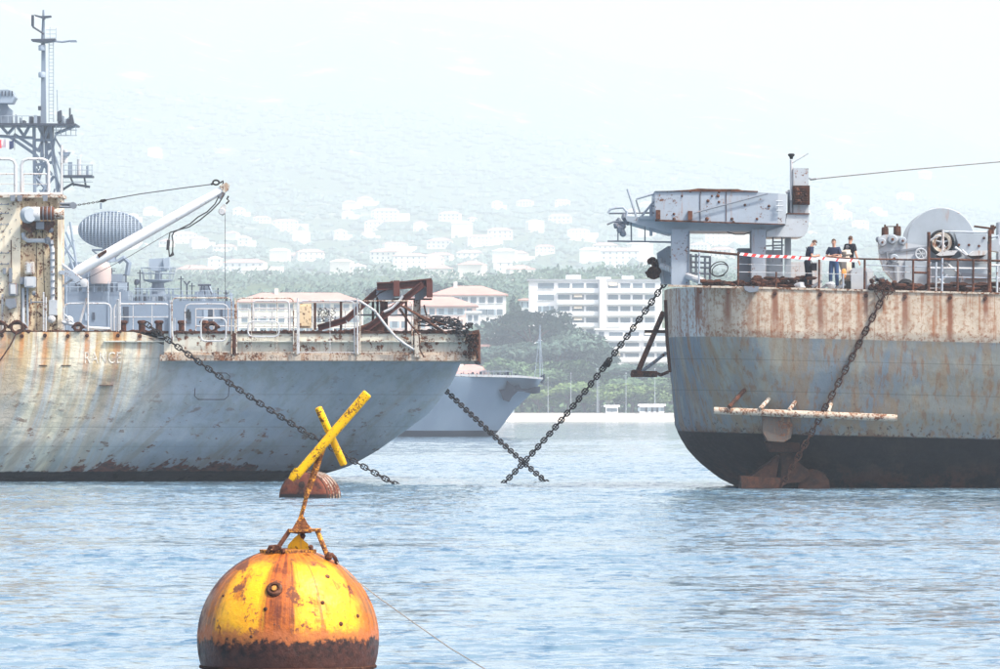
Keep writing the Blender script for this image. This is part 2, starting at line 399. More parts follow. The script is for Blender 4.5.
for px, D, py, w, l in [(451, 1425, 280, 25, 'round tree rising behind the pink roof of the long house'), (276, 1420, 290, 20, 'wide tree rising above the roof behind the ship rail'), (313, 1420, 291, 8, 'small round tree above the red roof, left one of two'),
                        (323, 1421, 290, 9, 'small round tree above the red roof, right one of two'), (350, 1420, 293, 8, 'small tree on the skyline left of the rusty davit frame'), (395, 1424, 284, 16, 'round tree seen through the rusty davit frame'), (482, 1424, 287, 12, 'low tree behind the right end of the pink roofed house')]:
    tree('leafy_tree', px, D, th(px, D, py), w, 0, l)
# rough undergrowth that nobody could count
U = MB(); q = random.Random(3)
for i in range(15000):
    D = q.uniform(1238, 1330); x = q.uniform(-150, 150); h = q.uniform(.3, 2.6); c = Vector((x, D, terrain_z(x, D)+h*q.random()))
    u = Vector((q.gauss(0, 1), q.gauss(0, 1), q.gauss(0, 1))).normalized(); w = u.orthogonal().normalized(); s_ = q.uniform(.3, .9)
    U.add([c-u*s_-w*s_*.5, c+u*s_-w*s_*.5, c+u*s_*.6+w*s_*.6, c-u*s_*.6+w*s_*.6], [(0, 1, 2, 3)])
o = U.build('undergrowth', LM[1], kind='stuff', smooth=False); o['label'] = 'green undergrowth covering the slope between the trees'; o['category'] = 'bushes'

# ---------------------------------------------------------------- buildings on the shore
M['bwhite'] = plain('white_render', (.80, .78, .74), .9, 0, .15, .1)
M['bcream'] = plain('cream_render', (.74, .68, .58), .9, 0, .15, .1)
M['bpink'] = plain('pink_render', (.70, .52, .46), .9, 0, .15, .1)
M['tile'] = plain('pink_roof_tiles', (.42, .24, .20), .9, 0, .35, .5)
M['flat'] = plain('flat_roof_felt', (.30, .32, .34), .9, 0, .2, .2)
M['bglass'] = plain('dark_window', (.13, .17, .20), .15, 0, .2, .2)
M['shutter'] = plain('grey_blue_shutter', (.30, .38, .42), .8, 0, .2, .3)
M['awning'] = plain('pale_awning', (.70, .62, .50), .9, 0, .2, .3)
def building(name, label, x0, x1, y0, y1, D, depth, floors, wall, roof=None, balc=None, wins=None, group=None, cat='building', ground=True):
    """px range x0..x1, rows y0 (eaves) .. y1 (foot), near wall at D"""
    a = P(x0, y1, D); b = P(x1, y0, D); W = b.x-a.x; Hh = b.z-a.z
    zb = min(a.z, terrain_z((a.x+b.x)/2, D), terrain_z(a.x, D+depth), terrain_z(b.x, D))-.6
    t = thing(name, label, cat, ((a.x+b.x)/2, D+depth/2, zb), group)
    mb = MB(); mb.box(a.x, b.x, D, D+depth, zb, b.z); mb.build('wall', wall, t)
    if roof == 'hip':
        r = MB(); e = .6; h = min(depth, W)*.2
        x_0, x_1, y_0, y_1, z = a.x-e, b.x+e, D-e, D+depth+e, b.z; ins = min(depth/2+e, (x_1-x_0)/2-.5)
        r.add([(x_0, y_0, z-.15), (x_1, y_0, z-.15), (x_1, y_1, z-.15), (x_0, y_1, z-.15), (x_0, y_0, z+.1), (x_1, y_0, z+.1), (x_1, y_1, z+.1), (x_0, y_1, z+.1), (x_0+ins, (y_0+y_1)/2, z+h), (x_1-ins, (y_0+y_1)/2, z+h)],
              [(0,3,2,1), (0,1,5,4), (1,2,6,5), (2,3,7,6), (3,0,4,7), (4,5,9,8), (5,6,9), (6,7,8,9), (7,4,8)])
        ro = r.build('roof', M['tile'], t, smooth=False)
        if W > 8:
            c = MB(); c.box(a.x+W*.3, a.x+W*.3+.9, D+depth*.4, D+depth*.4+.9, z+.1, z+h+1.0); c.build('chimney', wall, ro)
    else:
        r = MB(); r.box(a.x-.4, b.x+.4, D-.5, D+depth+.4, b.z, b.z+.45); r.build('roof', M['flat'] if roof != 'pale' else M['bwhite'], t)
    fh = Hh/floors
    if balc:
        bg_ = {}
        for (bx0, bx1) in balc:
            xa, xb = P(bx0, 0, D).x, P(bx1, 0, D).x
            for k in range(floors):
                z = a.z+k*fh
                w = MB(); w.box(xa+.25, xb-.25, D-.06, D+.2, z+1.0, z+fh-.55)
                wo = w.build('window', M['bglass'], t)
                n = max(2, int((xb-xa)/2.6)); 
                for i in range(1, n): f = MB(); f.box(xa+(xb-xa)*i/n-.28, xa+(xb-xa)*i/n+.28, D-.12, D-.055, z+.9, z+fh-.4); f.build('mullion', wall, wo)
                s = MB(); s.box(xa, xb, D-1.5, D-.005, z-.12, z+.14); s.box(xa, xb, D-1.55, D-1.42, z+.14, z+1.02)
                s.build('balcony', wall, t)
                for i in range(1, n):
                    if rnd.random() < .25:
                        aw = MB(); xx = xa+(xb-xa)*(i-.5)/n; aw.add([(xx-1, D-.13, z+fh-.4), (xx+1, D-.13, z+fh-.4), (xx+1, D-1.3, z+fh-1.1), (xx-1, D-1.3, z+fh-1.1)], [(0, 1, 2, 3)]); aw.build('awning', M['awning'], t)
    if wins:
        for (wx0, wx1, n, ww) in wins:
            for i in range(n):
                xc = P(wx0+(wx1-wx0)*(i+.5)/n, 0, D).x
                for k in range(floors):
                    z = a.z+k*fh+fh*.32
                    w = MB(); w.box(xc-ww/2, xc+ww/2, D-.03, D+.1, z, z+fh*.5); wo = w.build('window', M['bglass'], t)
                    f = MB(); f.box(xc-ww/2-.12, xc+ww/2+.12, D-.16, D-.035, z-.14, z-.02); f.build('sill', M['bwhite'], wo)
                    if rnd.random() < .4:
                        for s_ in (-1, 1): f = MB(); xs_ = xc+s_*(ww/2+.26); f.box(xs_-.24, xs_+.24, D-.07, D-.01, z, z+fh*.5); f.build('shutter', M['shutter'], wo)
    return t
b = building('apartment_building', 'long white apartment block with banks of balconies behind the dark trees', 529, 662, 281, 350, 1345, 14, 6, M['bwhite'], 'flat',
             balc=[(557, 599), (607, 656)], wins=[(538, 554, 3, 1.3)])
for x0, x1, y0 in ((566, 581, 275), (622, 634, 276), (596, 611, 277)):
    mb = MB(); mb.pbox(x0, x1, y0, 281, 1348, 1353); mb.build('roof_house', M['bwhite'], b)
mb = MB(); mb.pbox(599.5, 606.5, 279, 350, 1342.6, 1345.5); mb.build('stair_tower', M['bwhite'], b)
b = building('apartment_building', 'lower stepped apartment block with white balconies below the long block', 596, 668, 330, 372, 1308, 12, 4, M['bwhite'], 'pale', balc=[(608, 640), (643, 668)], wins=[(597, 606, 1, 1.2)])
mb = MB(); mb.pbox(620, 650, 325, 330, 1312, 1317); mb.build('roof_house', M['bcream'], b)
building('town_house', 'long pale house with pink tiled roof and two window rows left of the cypress', 431, 506, 295, 331, 1380, 12, 3, M['bwhite'], 'hip', wins=[(434, 504, 8, 1.5)])
building('town_house', 'wide pink roofed house right behind the rusty davit frame', 388, 476, 306, 345, 1345, 12, 3, M['bpink'], 'hip', wins=[(390, 474, 9, 1.3)])
building('town_house', 'narrow white tower house beside the crumpled net on the stern', 466, 480, 313, 372, 1322, 10, 5, M['bwhite'], 'pale', wins=[(467, 479, 2, 1.0)])
building('town_house', 'pink tall house just right of the stern plate', 478, 491, 346, 380, 1290, 10, 3, M['bpink'], 'hip', wins=[(479, 490, 2, 1.2)])
building('town_house', 'long pale house with red roof seen through the left ship rails', 236, 362, 302, 338, 1360, 12, 3, M['bcream'], 'hip', wins=[(240, 360, 13, 1.5)])
building('town_house', 'low pink roofed house above the grey bow', 442, 500, 374, 392, 1262, 11, 2, M['bcream'], 'hip', wins=[(444, 498, 7, 1.3)])
building('waterfront_building', 'white waterfront building with three window rows behind the grey bow', 466, 514, 396, 415, 1226, 10, 3, M['bcream'], 'hip', wins=[(470, 512, 8, 1.1)])
building('low_pavilion', 'low flat roofed building among the trees below the stepped block', 592, 626, 388, 397, 1262, 8, 1, M['awning'], 'pale', wins=[(594, 624, 5, 1.4)])
building('low_pavilion', 'small cream annex directly under the stepped block', 602, 622, 365, 375, 1290, 8, 1, M['bcream'], 'pale', wins=[(604, 620, 3, 1.4)])
building('low_pavilion', 'white beach pavilion on the promenade left of the ship side', 640, 664, 406, 414, 1224, 6, 1, M['bwhite'], 'pale', wins=[(641, 663, 4, 1.6)])
building('low_pavilion', 'small white beach kiosk at the middle of the promenade', 606, 618, 407, 414, 1224, 5, 1, M['bwhite'], 'pale', wins=[(607, 617, 2, 1.2)])
building('town_house', 'small white house left of the cypress under a pale roof', 520, 530, 300, 345, 1400, 10, 4, M['bwhite'], 'hip', wins=[(521, 529, 2, 1.0)])
# villas on the hillside
def make_villa(seed, wide, floors, pink):
    q = random.Random(seed); t = thing('villa', 'x', 'house', (0, 0, 0), 'villas on the hazy hillside')
    W, Dp, h = wide, 10, 3.1*floors
    mb = MB(); mb.box(-W/2, W/2, -Dp/2, Dp/2, -5, h)
    if q.random() < .6: mb.box(W/2-.01, W/2+W*.4, -Dp/2+2, Dp/2, -5, h-2.4)
    mb.build('wall', M['bwhite'] if q.random() < .6 else M['bcream'], t)
    r = MB(); e = .6
    r.add([(-W/2-e, -Dp/2-e, h), (W/2+e, -Dp/2-e, h), (W/2+e, Dp/2+e, h), (-W/2-e, Dp/2+e, h), (-W/2+Dp/2, 0, h+2.3), (W/2-Dp/2, 0, h+2.3)] if W > 11 else
          [(-W/2-e, -Dp/2-e, h), (W/2+e, -Dp/2-e, h), (W/2+e, Dp/2+e, h), (-W/2-e, Dp/2+e, h), (-.5, 0, h+2.3), (.5, 0, h+2.3)],
          [(0,3,2,1), (0,1,5,4), (1,2,5), (2,3,4,5), (3,0,4)])
    r.build('roof', M['tile'] if pink else M['bcream'], t, smooth=False)
    for k in range(floors if q.random() < .5 else 0):
        for i in range(int(W/4)):
            x = -W/2+(i+.5)*W/int(W/4); w = MB(); w.box(x-.6, x+.6, -Dp/2-.05, -Dp/2+.1, k*3.1+.9, k*3.1+2.3); w.build('window', M['bglass'], t)
    return t
protos = [make_villa(1, 14, 2, True), make_villa(2, 20, 2, True), make_villa(3, 11, 2, False), make_villa(4, 26, 3, True), make_villa(5, 17, 3, False), make_villa(6, 12, 1, True)]
desc = ['tiled villa', 'wide villa', 'small villa', 'broad residence', 'tall pale flats', 'tiny cottage']
used = set(); vil = []
q = random.Random(11)
want = [(155, 158, 4), (262, 224, 1), (285, 232, 3), (300, 240, 1), (232, 240, 0), (225, 255, 1), (300, 245, 4), (342, 275, 4), (385, 222, 3), (375, 230, 1), (368, 240, 0), (215, 270, 2), (340, 240, 2), (310, 262, 1), (385, 262, 1), (395, 255, 3),
        (450, 222, 1), (462, 236, 4), (440, 250, 1), (480, 248, 3), (500, 240, 1), (525, 208, 1), (535, 232, 4), (560, 225, 1), (578, 240, 3), (545, 255, 1), (590, 262, 4), (470, 262, 1), (505, 265, 4), (605, 255, 1), (620, 266, 3), (640, 258, 4), (520, 262, 0),
        (845, 205, 4), (832, 210, 0), (905, 200, 1), (925, 180, 4), (860, 228, 1), (720, 245, 3), (700, 252, 1), (740, 240, 4), (722, 258, 1), (350, 210, 0), (420, 230, 0), (410, 270, 3), (430, 268, 1), (280, 262, 4), (245, 280, 3), (195, 282, 1), (260, 290, 4)]
for _ in range(70):
    want.append((q.uniform(60, 1040), q.uniform(205, 285), q.choice((0, 2, 5, 0, 1))))
def solve(px, py):
    D = 3000
    while D < 7600:
        z = terrain_z((px-500)/F*D, D)
        if HOR-(z-H)/D*F <= py: return D
        D += 10
    return None
for px, py, k in want:
    D = solve(px, py)
    if D is None: continue
    if any(abs(px-a)*1 < 12 and abs(D-b) < 120 for a, b, _ in vil): continue
    vil.append((px, D, k))
LMK = [(0, 160, 'left of the crane boom'), (160, 235, 'behind the crane boom tip'), (235, 330, 'right of the crane hook line'), (330, 430, 'above the rusty davit frame'), (430, 525, 'above the pink roofed houses'),
       (525, 600, 'above the apartment block'), (600, 690, 'left of the gantry pillar'), (690, 830, 'behind the gantry'), (830, 910, 'left of the winch drum'), (910, 1200, 'above the winch drum'), (-200, 0, 'left of the frigate mast')]
from collections import defaultdict
reg = defaultdict(list)
for v in vil:
    for a, b_, nm in LMK:
        if a <= v[0] < b_: reg[nm].append(v); break
ORD = ['topmost']+[w+' from top' for w in 'second third fourth fifth sixth seventh eighth ninth tenth eleventh twelfth thirteenth fourteenth fifteenth sixteenth'.split()]
for nm, vs in reg.items():
    vs.sort(key=lambda v: -v[1])
    for i, (px, D, k) in enumerate(vs):
        o = protos[k] if k not in used else copy_tree(protos[k]); used.add(k)
        x = (px-500)/F*D; o.location = (x, D, terrain_z(x, D)+.8); o.rotation_euler.z = q.uniform(-.35, .35)
        s = .8+.35*q.random(); o.scale = (s, s, s)
        o['label'] = f"{desc[k]}, {ORD[min(i, 15)]} on the hillside {nm}"
# the mass of garden trees between the villas
U = MB(); q = random.Random(9); OCT = [(0, 2, 4), (2, 1, 4), (1, 3, 4), (3, 0, 4), (2, 0, 5), (1, 2, 5), (3, 1, 5), (0, 3, 5)]
for i in range(24000):
    D = 1430+5800*q.random()**1.5; x = q.uniform(-.125, .125)*D; c = Vector((x, D, terrain_z(x, D)+1.5)); r_ = q.uniform(1.6, 4.2)*(D/3600)
    if any(abs(a_*1.0-(x/D*F+500)) < 9 and -70 < D-b_ < 4 for a_, b_, _ in vil): r_ *= .35
    if D < 3300:
        for _ in range(13):
            u = Vector((q.gauss(0, 1), q.gauss(0, 1), q.gauss(0, 1))).normalized(); w = u.orthogonal().normalized(); s_ = r_*q.uniform(.22, .5)
            cc = c+Vector((q.gauss(0, .6), q.gauss(0, .5), q.gauss(.1, .45)))*r_; U.add([cc-u*s_-w*s_*.6, cc+u*s_-w*s_*.6, cc+u*s_*.6+w*s_*.7, cc-u*s_*.6+w*s_*.7], [(0, 1, 2, 3)])
        continue
    U.add([c+Vector(v)*r_*q.uniform(.6, 1.25) for v in ((1.3, 0, 0), (-1.3, 0, 0), (0, 1, 0), (0, -1, 0), (0, 0, .9), (0, 0, -1))], OCT)
o = U.build('garden_trees', LM[0], kind='stuff', smooth=False); o['label'] = 'dark garden trees massed between the villas on the far hillside'; o['category'] = 'trees'
# flag poles and lamps on the promenade
for i, px in enumerate((548, 571, 597, 598.5, 626, 655)):
    z = 1.5; p0 = P(px, 400, 1228); mb = MB(); mb.tube([(p0.x, 1228, z-.1), (p0.x, 1228, z+8+i % 3)], [.08, .04], 6); mb.lump((p0.x, 1228, z+8+i % 3), .16, i)
    top(mb, 'promenade_mast', M['grey'], f"thin white mast on the promenade, {['leftmost','second from the left','third from the left','fourth from the left','fifth from the left','rightmost'][i]} of six", 'mast', 'masts along the promenade')

# ---------------------------------------------------------------- hulls
def interp(tab, v):
    if v <= tab[0][0]: return tab[0][1]
    for (a, fa), (b, fb) in zip(tab, tab[1:]):
        if v <= b: return fa+(fb-fa)*(v-a)/(b-a)
    return tab[-1][1]
def hull_mesh(xfar, x0, prof, bw, yc, zt, nz=40, n=2.2, slope=0.0, sgn=1, nc=28, x0f=None):
    """loft: waterlines that run straight from xfar to x0 and close in a superellipse at the end x = prof(z); sgn = +1 end on the right"""
    prof = sorted(prof); bw = sorted(bw); mb = MB(); rows = []
    for j in range(nz+1):
        z = -1.2+(zt+1.2)*j/nz; xe = interp(prof, z); b = interp(bw, z); x0_ = x0f(z) if x0f else x0; row = []
        for i in range(13): row.append((xfar+(x0_-xfar)*i/13, yc-b))
        for i in range(nc+1):
            th_ = math.pi*i/nc; s_ = max(0, math.sin(th_))**(2/n); c_ = abs(math.cos(th_))**(2/n)*(1 if th_ < math.pi/2 else -1)
            row.append((x0_+(xe-x0_)*s_, yc-b*c_))
        for i in range(12, -1, -1): row.append((xfar+(x0_-xfar)*i/13, yc+b))
        rows.append([(x, y, z+slope*(x-xfar_ref)*max(0, z)/zt) for x, y in row])
    m = len(rows[0]); vs = [p for r in rows for p in r]
    fs = []
    for j in range(nz):
        for i in range(m-1):
            q4 = (j*m+i, j*m+i+1, (j+1)*m+i+1, (j+1)*m+i); fs.append(q4 if sgn > 0 else q4[::-1])
    fs.append(tuple(range(nz*m, (nz+1)*m)) if sgn > 0 else tuple(range((nz+1)*m-1, nz*m-1, -1)))
    fs.append(tuple(j*m for j in range(nz+1))+tuple(j*m+m-1 for j in range(nz, -1, -1)))
    return mb.add(vs, fs)
xfar_ref = 0.0

# ---------------------------------------------------------------- frigate far behind
FD = 543.0
def build_frigate():
    t = thing('warship', 'pale blue grey warship moored far behind, bow with dark anchor showing between the hulks', 'ship', P(300, 437, FD+6))
    k = FD/F
    def X(px): return (px-500)*k
    def Zp(py): return H+(HOR-py)*k
    prof = [(Zp(447), X(480)), (Zp(434), X(496)), (Zp(424), X(504)), (Zp(410), X(514)), (Zp(398), X(527)), (Zp(388), X(537)), (Zp(380), X(542)), (Zp(378), X(543))]
    bw = [(-2, 3.4), (0, 4.2), (Zp(400), 6), (Zp(378), 7)]
    h = hull_mesh(X(-260), X(330), prof, bw, FD+7, Zp(377), 24, 1.35, nc=30)
    for i, v in enumerate(h.v):      # a little sheer towards amidships
        pxx = v[0]/k+500; rise = max(0, (480-pxx))/480*.55
        if v[2] > 3: h.v[i] = (v[0], v[1], v[2]+rise*(v[2]-3)/2.6)
    g = G('frigate_hull_paint'); x, y, z = g.sep(g.obj)
    n = g.noise(g.scl(g.obj, (.3, .3, .15)), 1, 4)
    c = g.mix(g.ramp(n, .35, .65), (.145, .195, .26), (.17, .225, .29)); c = g.mix(g.ramp(z, .62, .66), (.02, .025, .04), c)
    h.build('hull', g.out(c, .45), t)
    s = MB(); s.pprism([(395, 371), (470, 374.3), (520, 375.4), (543, 377.6), (543, 379.2), (520, 377.6), (470, 376.6), (395, 373.5)], FD+3.2, FD+6.5); s.build('toe_rail', M['white'], t)
    a = MB()       # anchor: crown, two arms, shank, flukes
    D = FD+4.6
    a.pprism([(499, 390), (505, 389), (507, 380.5), (511, 384), (514, 386), (519, 384.5), (521, 388), (517, 392), (512, 397), (509, 402), (503, 400), (501, 394)], D, D+1.8)
    a.ptube([(514, 389.5, D), (530, 390.5, D+.3)], .16, 8)
    a.build('anchor', M['fdark'], t)
    a = MB(); a.pprism([(524, 390), (534, 387), (540, 386.6), (540, 393), (533, 394), (525, 392)], D+.4, D+2.2); a.build('hawse_pipe', M['fdark'], t)
    a = MB(); a.ptube([(540, 378, FD+7), (540, 325, FD+7)], .045, 6); a.build('jackstaff', M['fpale'], t)
    a = MB(); a.ptube([(534.5, 378, FD+7), (540, 330, FD+7)], .03, 5); a.ptube([(543, 379, FD+7), (540, 330, FD+7)], .03, 5); a.build('staff_stay', M['fpale'], t)
    a = MB(); a.ptube([(541, 377, FD+7), (544, 374.5, FD+7), (543.5, 380, FD+7), (541, 383, FD+7)], .12, 6); a.build('fairlead', M['fdark'], t)
    q = random.Random(4); a = MB()
    for i in range(34):
        px = q.uniform(398, 515); h_ = q.uniform(.8, 3.6); a.pbox(px, px+q.uniform(.6, 3), 375-h_+ (0 if px > 460 else -1), 377, FD+3.5, FD+4)
    a.build('deck_fitting', M['fdark'], t)
    a = MB()
    for i in range(20): a.ptube([(398+i*6, 376, FD+3.4), (398+i*6, 370, FD+3.4)], .02, 4)
    a.ptube([(398, 370, FD+3.4), (512, 371.5, FD+3.4)], .02, 4); a.build('guard_rail', M['fpale'], t)
    # superstructure
    D = FD+3
    a = MB(); a.pbox(-200, 234, 301, 377, D, D+9); a.pbox(-200, 128, 291, 302, D+.5, D+8); a.build('deckhouse', M['fgrey'], t)
    a = MB(); a.pbox(62, 122, 274, 292, D+1, D+8); a.pprism([(64, 274), (100, 274), (96, 262), (70, 262)], D+2, D+7); a.build('bridge_block', M['fgrey'], t)
    for (x0, x1, y0, y1) in ((117, 128.5, 282, 292), (150, 156, 306, 314), (170, 176, 306, 314), (75, 82, 280, 286), (198, 206, 307, 315)):
        a = MB(); a.pbox(x0, x1, y0, y1, D+.3 if x0 != 117 else D+.9, D+.6 if x0 != 117 else D+1.4); w = a.build('window_frame', M['fdark'], t)
        a = MB(); a.pbox(x0+1.4, x1-1.4, y0+1.4, y1-1.4, D+.27 if x0 != 117 else D+.85, D+.31 if x0 != 117 else D+.91); a.build('pane', M['fpale'], w)
    for px in (66, 88, 108): 
        a = MB(); a.pbox(px, px+.8, 274, 377, D-.12, D+.1); a.build('stiffener', M['fpale'], t)
    # radome: cylinder with a hemisphere on top
    c = P(101.5, 284, D+1.5); r = 10.6*k
    prof = [(r*.93, 0), (r, .35), (r, 1.35)]+[(r*math.cos(a_), 1.35+r*.95*math.sin(a_)) for a_ in [i*math.pi/18 for i in range(1, 9)]]+[(.02, 1.35+r*.95)]
    a = MB(); a.lathe(prof, (c.x, c.y-1.0, c.z), n=28); a.build('radome', M['radome'], t)
    # air search radar: curved lattice reflector
    cx, cz = X(106.5), Zp(228); ra, rb = 32*k, 18*k; y0 = D+1.5
    def sy(u, v): return y0+1.1*(u*u+v*v)
    a = MB()
    for i in range(-9, 10):
        v = i/10; w = math.sqrt(max(0, 1-v*v)); pts = [(cx+ra*u*w, sy(u*w, v), cz+rb*v) for u in [j/8 for j in range(-8, 9)]]
        a.tube(pts, .045, 5)
    f_ = a.build('reflector_wire', M['fpale'], t)
    a = MB()
    for i in range(-8, 9):
        u = i/9; w = math.sqrt(max(0, 1-u*u)); a.tube([(cx+ra*u, sy(u, v*w)-.05, cz+rb*v*w) for v in [j/6 for j in range(-6, 7)]], .07, 5)
    a.build('reflector_rib', M['fpale'], t)
    a = MB(); a.tube([(cx+ra*math.cos(q_), sy(math.cos(q_), math.sin(q_)), cz+rb*math.sin(q_)) for q_ in [i*math.pi/18 for i in range(37)]], .1, 6); a.build('reflector_rim', M['fgrey'], t)
    a = MB()      # solid mesh skin between the wires reads as a veil
    vs = []; nn = 14
    for i in range(nn+1):
        v = -1+2*i/nn; w = math.sqrt(max(0, 1-v*v))
        for j in range(nn+1):
            u = (-1+2*j/nn)*w; vs.append((cx+ra*u*.99, sy(u, v)+.09, cz+rb*v*.99))
    a.add(vs, [(i*(nn+1)+j, i*(nn+1)+j+1, (i+1)*(nn+1)+j+1, (i+1)*(nn+1)+j) for i in range(nn) for j in range(nn)])
    a.build('reflector', M['fgrey'], t)
    a = MB(); a.ptube([(108, 262, D+3), (108, 247, D+3)], [.9, .55], 10); a.ptube([(92, 250, D+2.5), (124, 250, D+2.5)], .12, 6); a.ptube([(92, 250, D+2.5), (106, 262, D+3)], .08, 6); a.ptube([(124, 250, D+2.5), (110, 262, D+3)], .08, 6)
    a.ptube([(118, 262, D+2), (124, 258, D+2), (129, 263, D+2), (127, 275, D+2)], .3, 6); a.build('radar_pedestal', M['fgrey'], t)
    a = MB(); a.ptube([(101, 209, D+2), (101, 203, D+2)], .1, 6); a.build('feed_arm', M['fgrey'], t)
    # gun director on its drum
    a = MB(); c = P(158, 302, D+3)
    a.lathe([(8.5*k, 0), (7*k, 12*k), (6*k, 19*k), (15*k, 21.5*k), (15*k, 22.5*k)], (c.x, c.y, c.z), n=20); a.build('director_pedestal', M['fgrey'], t)
    a = MB(); a.lathe([(3.5*k, 0), (3*k, 9*k)], P(158, 279.5, D+3), n=12); a.pprism([(149, 259), (164, 258), (167, 264), (166, 271), (152, 271), (149, 266)], D+2, D+4.2); a.pprism([(163, 259), (169, 257), (169, 270), (164, 269)], D+1.7, D+3.6)
    a.build('gun_director', M['fpale'], t)
    a = MB()
    for i in range(9):
        an = i*math.pi*2/9; p0 = P(158, 279.5, D+3); p = p0+Vector((15*k*math.cos(an), 15*k*math.sin(an), 0)); a.tube([p, p+Vector((.25*math.cos(an), .25*math.sin(an), 1.15))], .04, 4)
    for hh in (.6, 1.15): a.tube([p0+Vector(((15*k+.25*hh)*math.cos(i*math.pi/8), (15*k+.25*hh)*math.sin(i*math.pi/8), hh)) for i in range(17)], .035, 4)
    a.build('platform_rail', M['fpale'], t)
    a = MB()
    for i, px in enumerate((137, 141, 146, 150, 168, 172)): a.pbox(px, px+1.6, 287+i % 3, 302, D+.5, D+.9)
    a.ptube([(134, 289, D), (180, 289, D)], .05, 5); a.ptube([(134, 295, D), (234, 295, D)], .04, 5); a.build('locker_row', M['fgrey'], t)
    a = MB(); a.ptube([(136, 302, D+1), (136, 284, D+1)], .07, 5); a.lump(P(136.5, 282, D+1), .3, 2); a.ptube([(187, 302, D+1), (187, 284, D+1)], .09, 5); a.ptube([(184, 281, D+1), (187, 285, D+1), (190, 281, D+1)], .09, 5); a.build('signal_lamp', M['fdark'], t)
    a = MB(); a.pprism([(197, 302), (200, 285), (209, 285), (214, 302)], D+2, D+5); a.build('launcher_shroud', M['fpale'], t)
    a = MB(); a.ptube([(199, 303, D+1.8), (202, 285, D+1.8)], .08, 5); a.ptube([(204, 285, D+1.8), (206, 303, D+1.8)], .08, 5); a.ptube([(208, 285, D+1.8), (215, 303, D+1.8)], .08, 5); a.ptube([(198, 285, D+1.8), (211, 285, D+1.8)], .1, 5); a.build('launcher_frame', M['fdark'], t)
    a = MB()
    for px in range(62, 236, 8): a.ptube([(px, 302 if px > 128 else 292, D+.2), (px, 291 if px > 128 else 283, D+.2)], .03, 4)
    for dy in (0, 5): a.ptube([(128, 291+dy, D+.2), (234, 291+dy, D+.2)], .03, 4); a.ptube([(62, 283+dy*.8, D+.2), (128, 283+dy*.8, D+.2)], .03, 4)
    a.build('guard_rail', M['fpale'], t)
    q = random.Random(8)
    for i in range(46):
        px = q.uniform(62, 232); w = q.uniform(.8, 5); h_ = q.uniform(2, 11); yb = 292 if px < 126 else 302
        a = MB(); a.pbox(px, px+w, yb-h_, yb, D+q.uniform(.2, 2), D+2.4); a.build('deck_fitting', M[q.choice(('fdark', 'fgrey', 'fgrey', 'fpale'))], t)
    for i in range(16):
        px = q.uniform(62, 232); a = MB(); a.pbox(px, px+q.uniform(2, 6), 306+q.uniform(0, 10), 318+q.uniform(0, 6), D-.1, D+.2); a.build('hull_box', M[q.choice(('fdark', 'fgrey', 'fpale'))], t)
    for px, py in ((140, 270), (181, 276), (192, 283), (218, 288), (226, 290), (112, 268), (126, 272)):
        a = MB(); a.ptube([(px, 302, D+2), (px, py, D+2)], .07, 5); a.ptube([(px-3, py+3, D+2), (px+3, py+3, D+2)], .05, 5); a.build('aerial', M['fdark'], t)
    # lattice around the boom foot, a leg of the second mast
    a = MB()
    for p, q_ in (((60, 225), (75, 275)), ((70, 222), (78, 275)), ((60, 240), (76, 262)), ((62, 258), (74, 240)), ((60, 262), (76, 275)), ((66, 232), (74, 250))):
        a.ptube([(p[0], p[1], D+2), (q_[0], q_[1], D+2)], .13, 5)
    a.build('lattice_leg', M['fpale'], t)
    # main mast
    D = FD+5
    a = MB(); a.pprism([(40.5, 124), (46, 124), (45, 45), (41.5, 40)], D, D+.6); a.ptube([(43, 45, D+.3), (43.5, 10, D+.3)], [.22, .1], 8); a.build('mast', M['fgrey'], t)
    a = MB(); a.pprism([(31, 39), (55, 38.5), (55, 40.5), (45, 42), (38, 41.5), (31, 40.5)], D-.8, D+1.4); a.build('yard_platform', M['fdark'], t)
    a = MB(); a.ptube([(52, 41, D), (62, 42, D), (70, 41, D)], .11, 6); a.pprism([(69, 40), (76, 40), (77, 42), (70, 42)], D-.3, D+.3); a.build('yard_arm', M['fgrey'], t)
    a = MB(); a.pprism([(34, 14.5), (41, 16), (51, 15.5), (51, 17), (45, 18), (43.5, 20), (41.5, 18), (35, 16)], D-.4, D+.5); a.build('mast_head_antenna', M['fdark'], t)
    a = MB(); a.ptube([(44, 34, D), (33, 27, D), (32.5, 16, D)], .11, 6); a.pbox(31.2, 33.8, 15, 26, D-.2, D+.2); a.build('side_antenna', M['fdark'], t)
    for cy in (48, 75): a = MB(); a.lathe([(3.4*k, 0), (3.6*k, 1.2*k), (3.6*k, 4.5*k), (3*k, 5.5*k)], P(42, cy+2.5, D-.3), n=10); a.build('lantern', M['fpale'], t)
    a = MB()
    for px in (49, 53.5): a.ptube([(px, 122, D), (px, 42, D)], .04, 4)
    for i in range(22): a.ptube([(49, 45+i*3.5, D), (53.5, 45+i*3.5, D)], .03, 4)
    for cy in (30, 34, 38): a.ptube([(46, cy, D), (56, cy, D)], .03, 4)
    a.ptube([(56, 40, D), (56, 28, D)], .03, 4); a.ptube([(50, 40, D), (50, 27, D)], .03, 4); a.ptube([(58, 120, D), (57, 90, D)], .05, 4)
    a.build('mast_ladder', M['fpale'], t)
    a = MB(); a.pprism([(-60, 122.5), (76, 123.5), (76, 125.2), (-60, 125)], D-2, D+3); a.build('mast_platform', M['fdark'], t)
    a = MB()
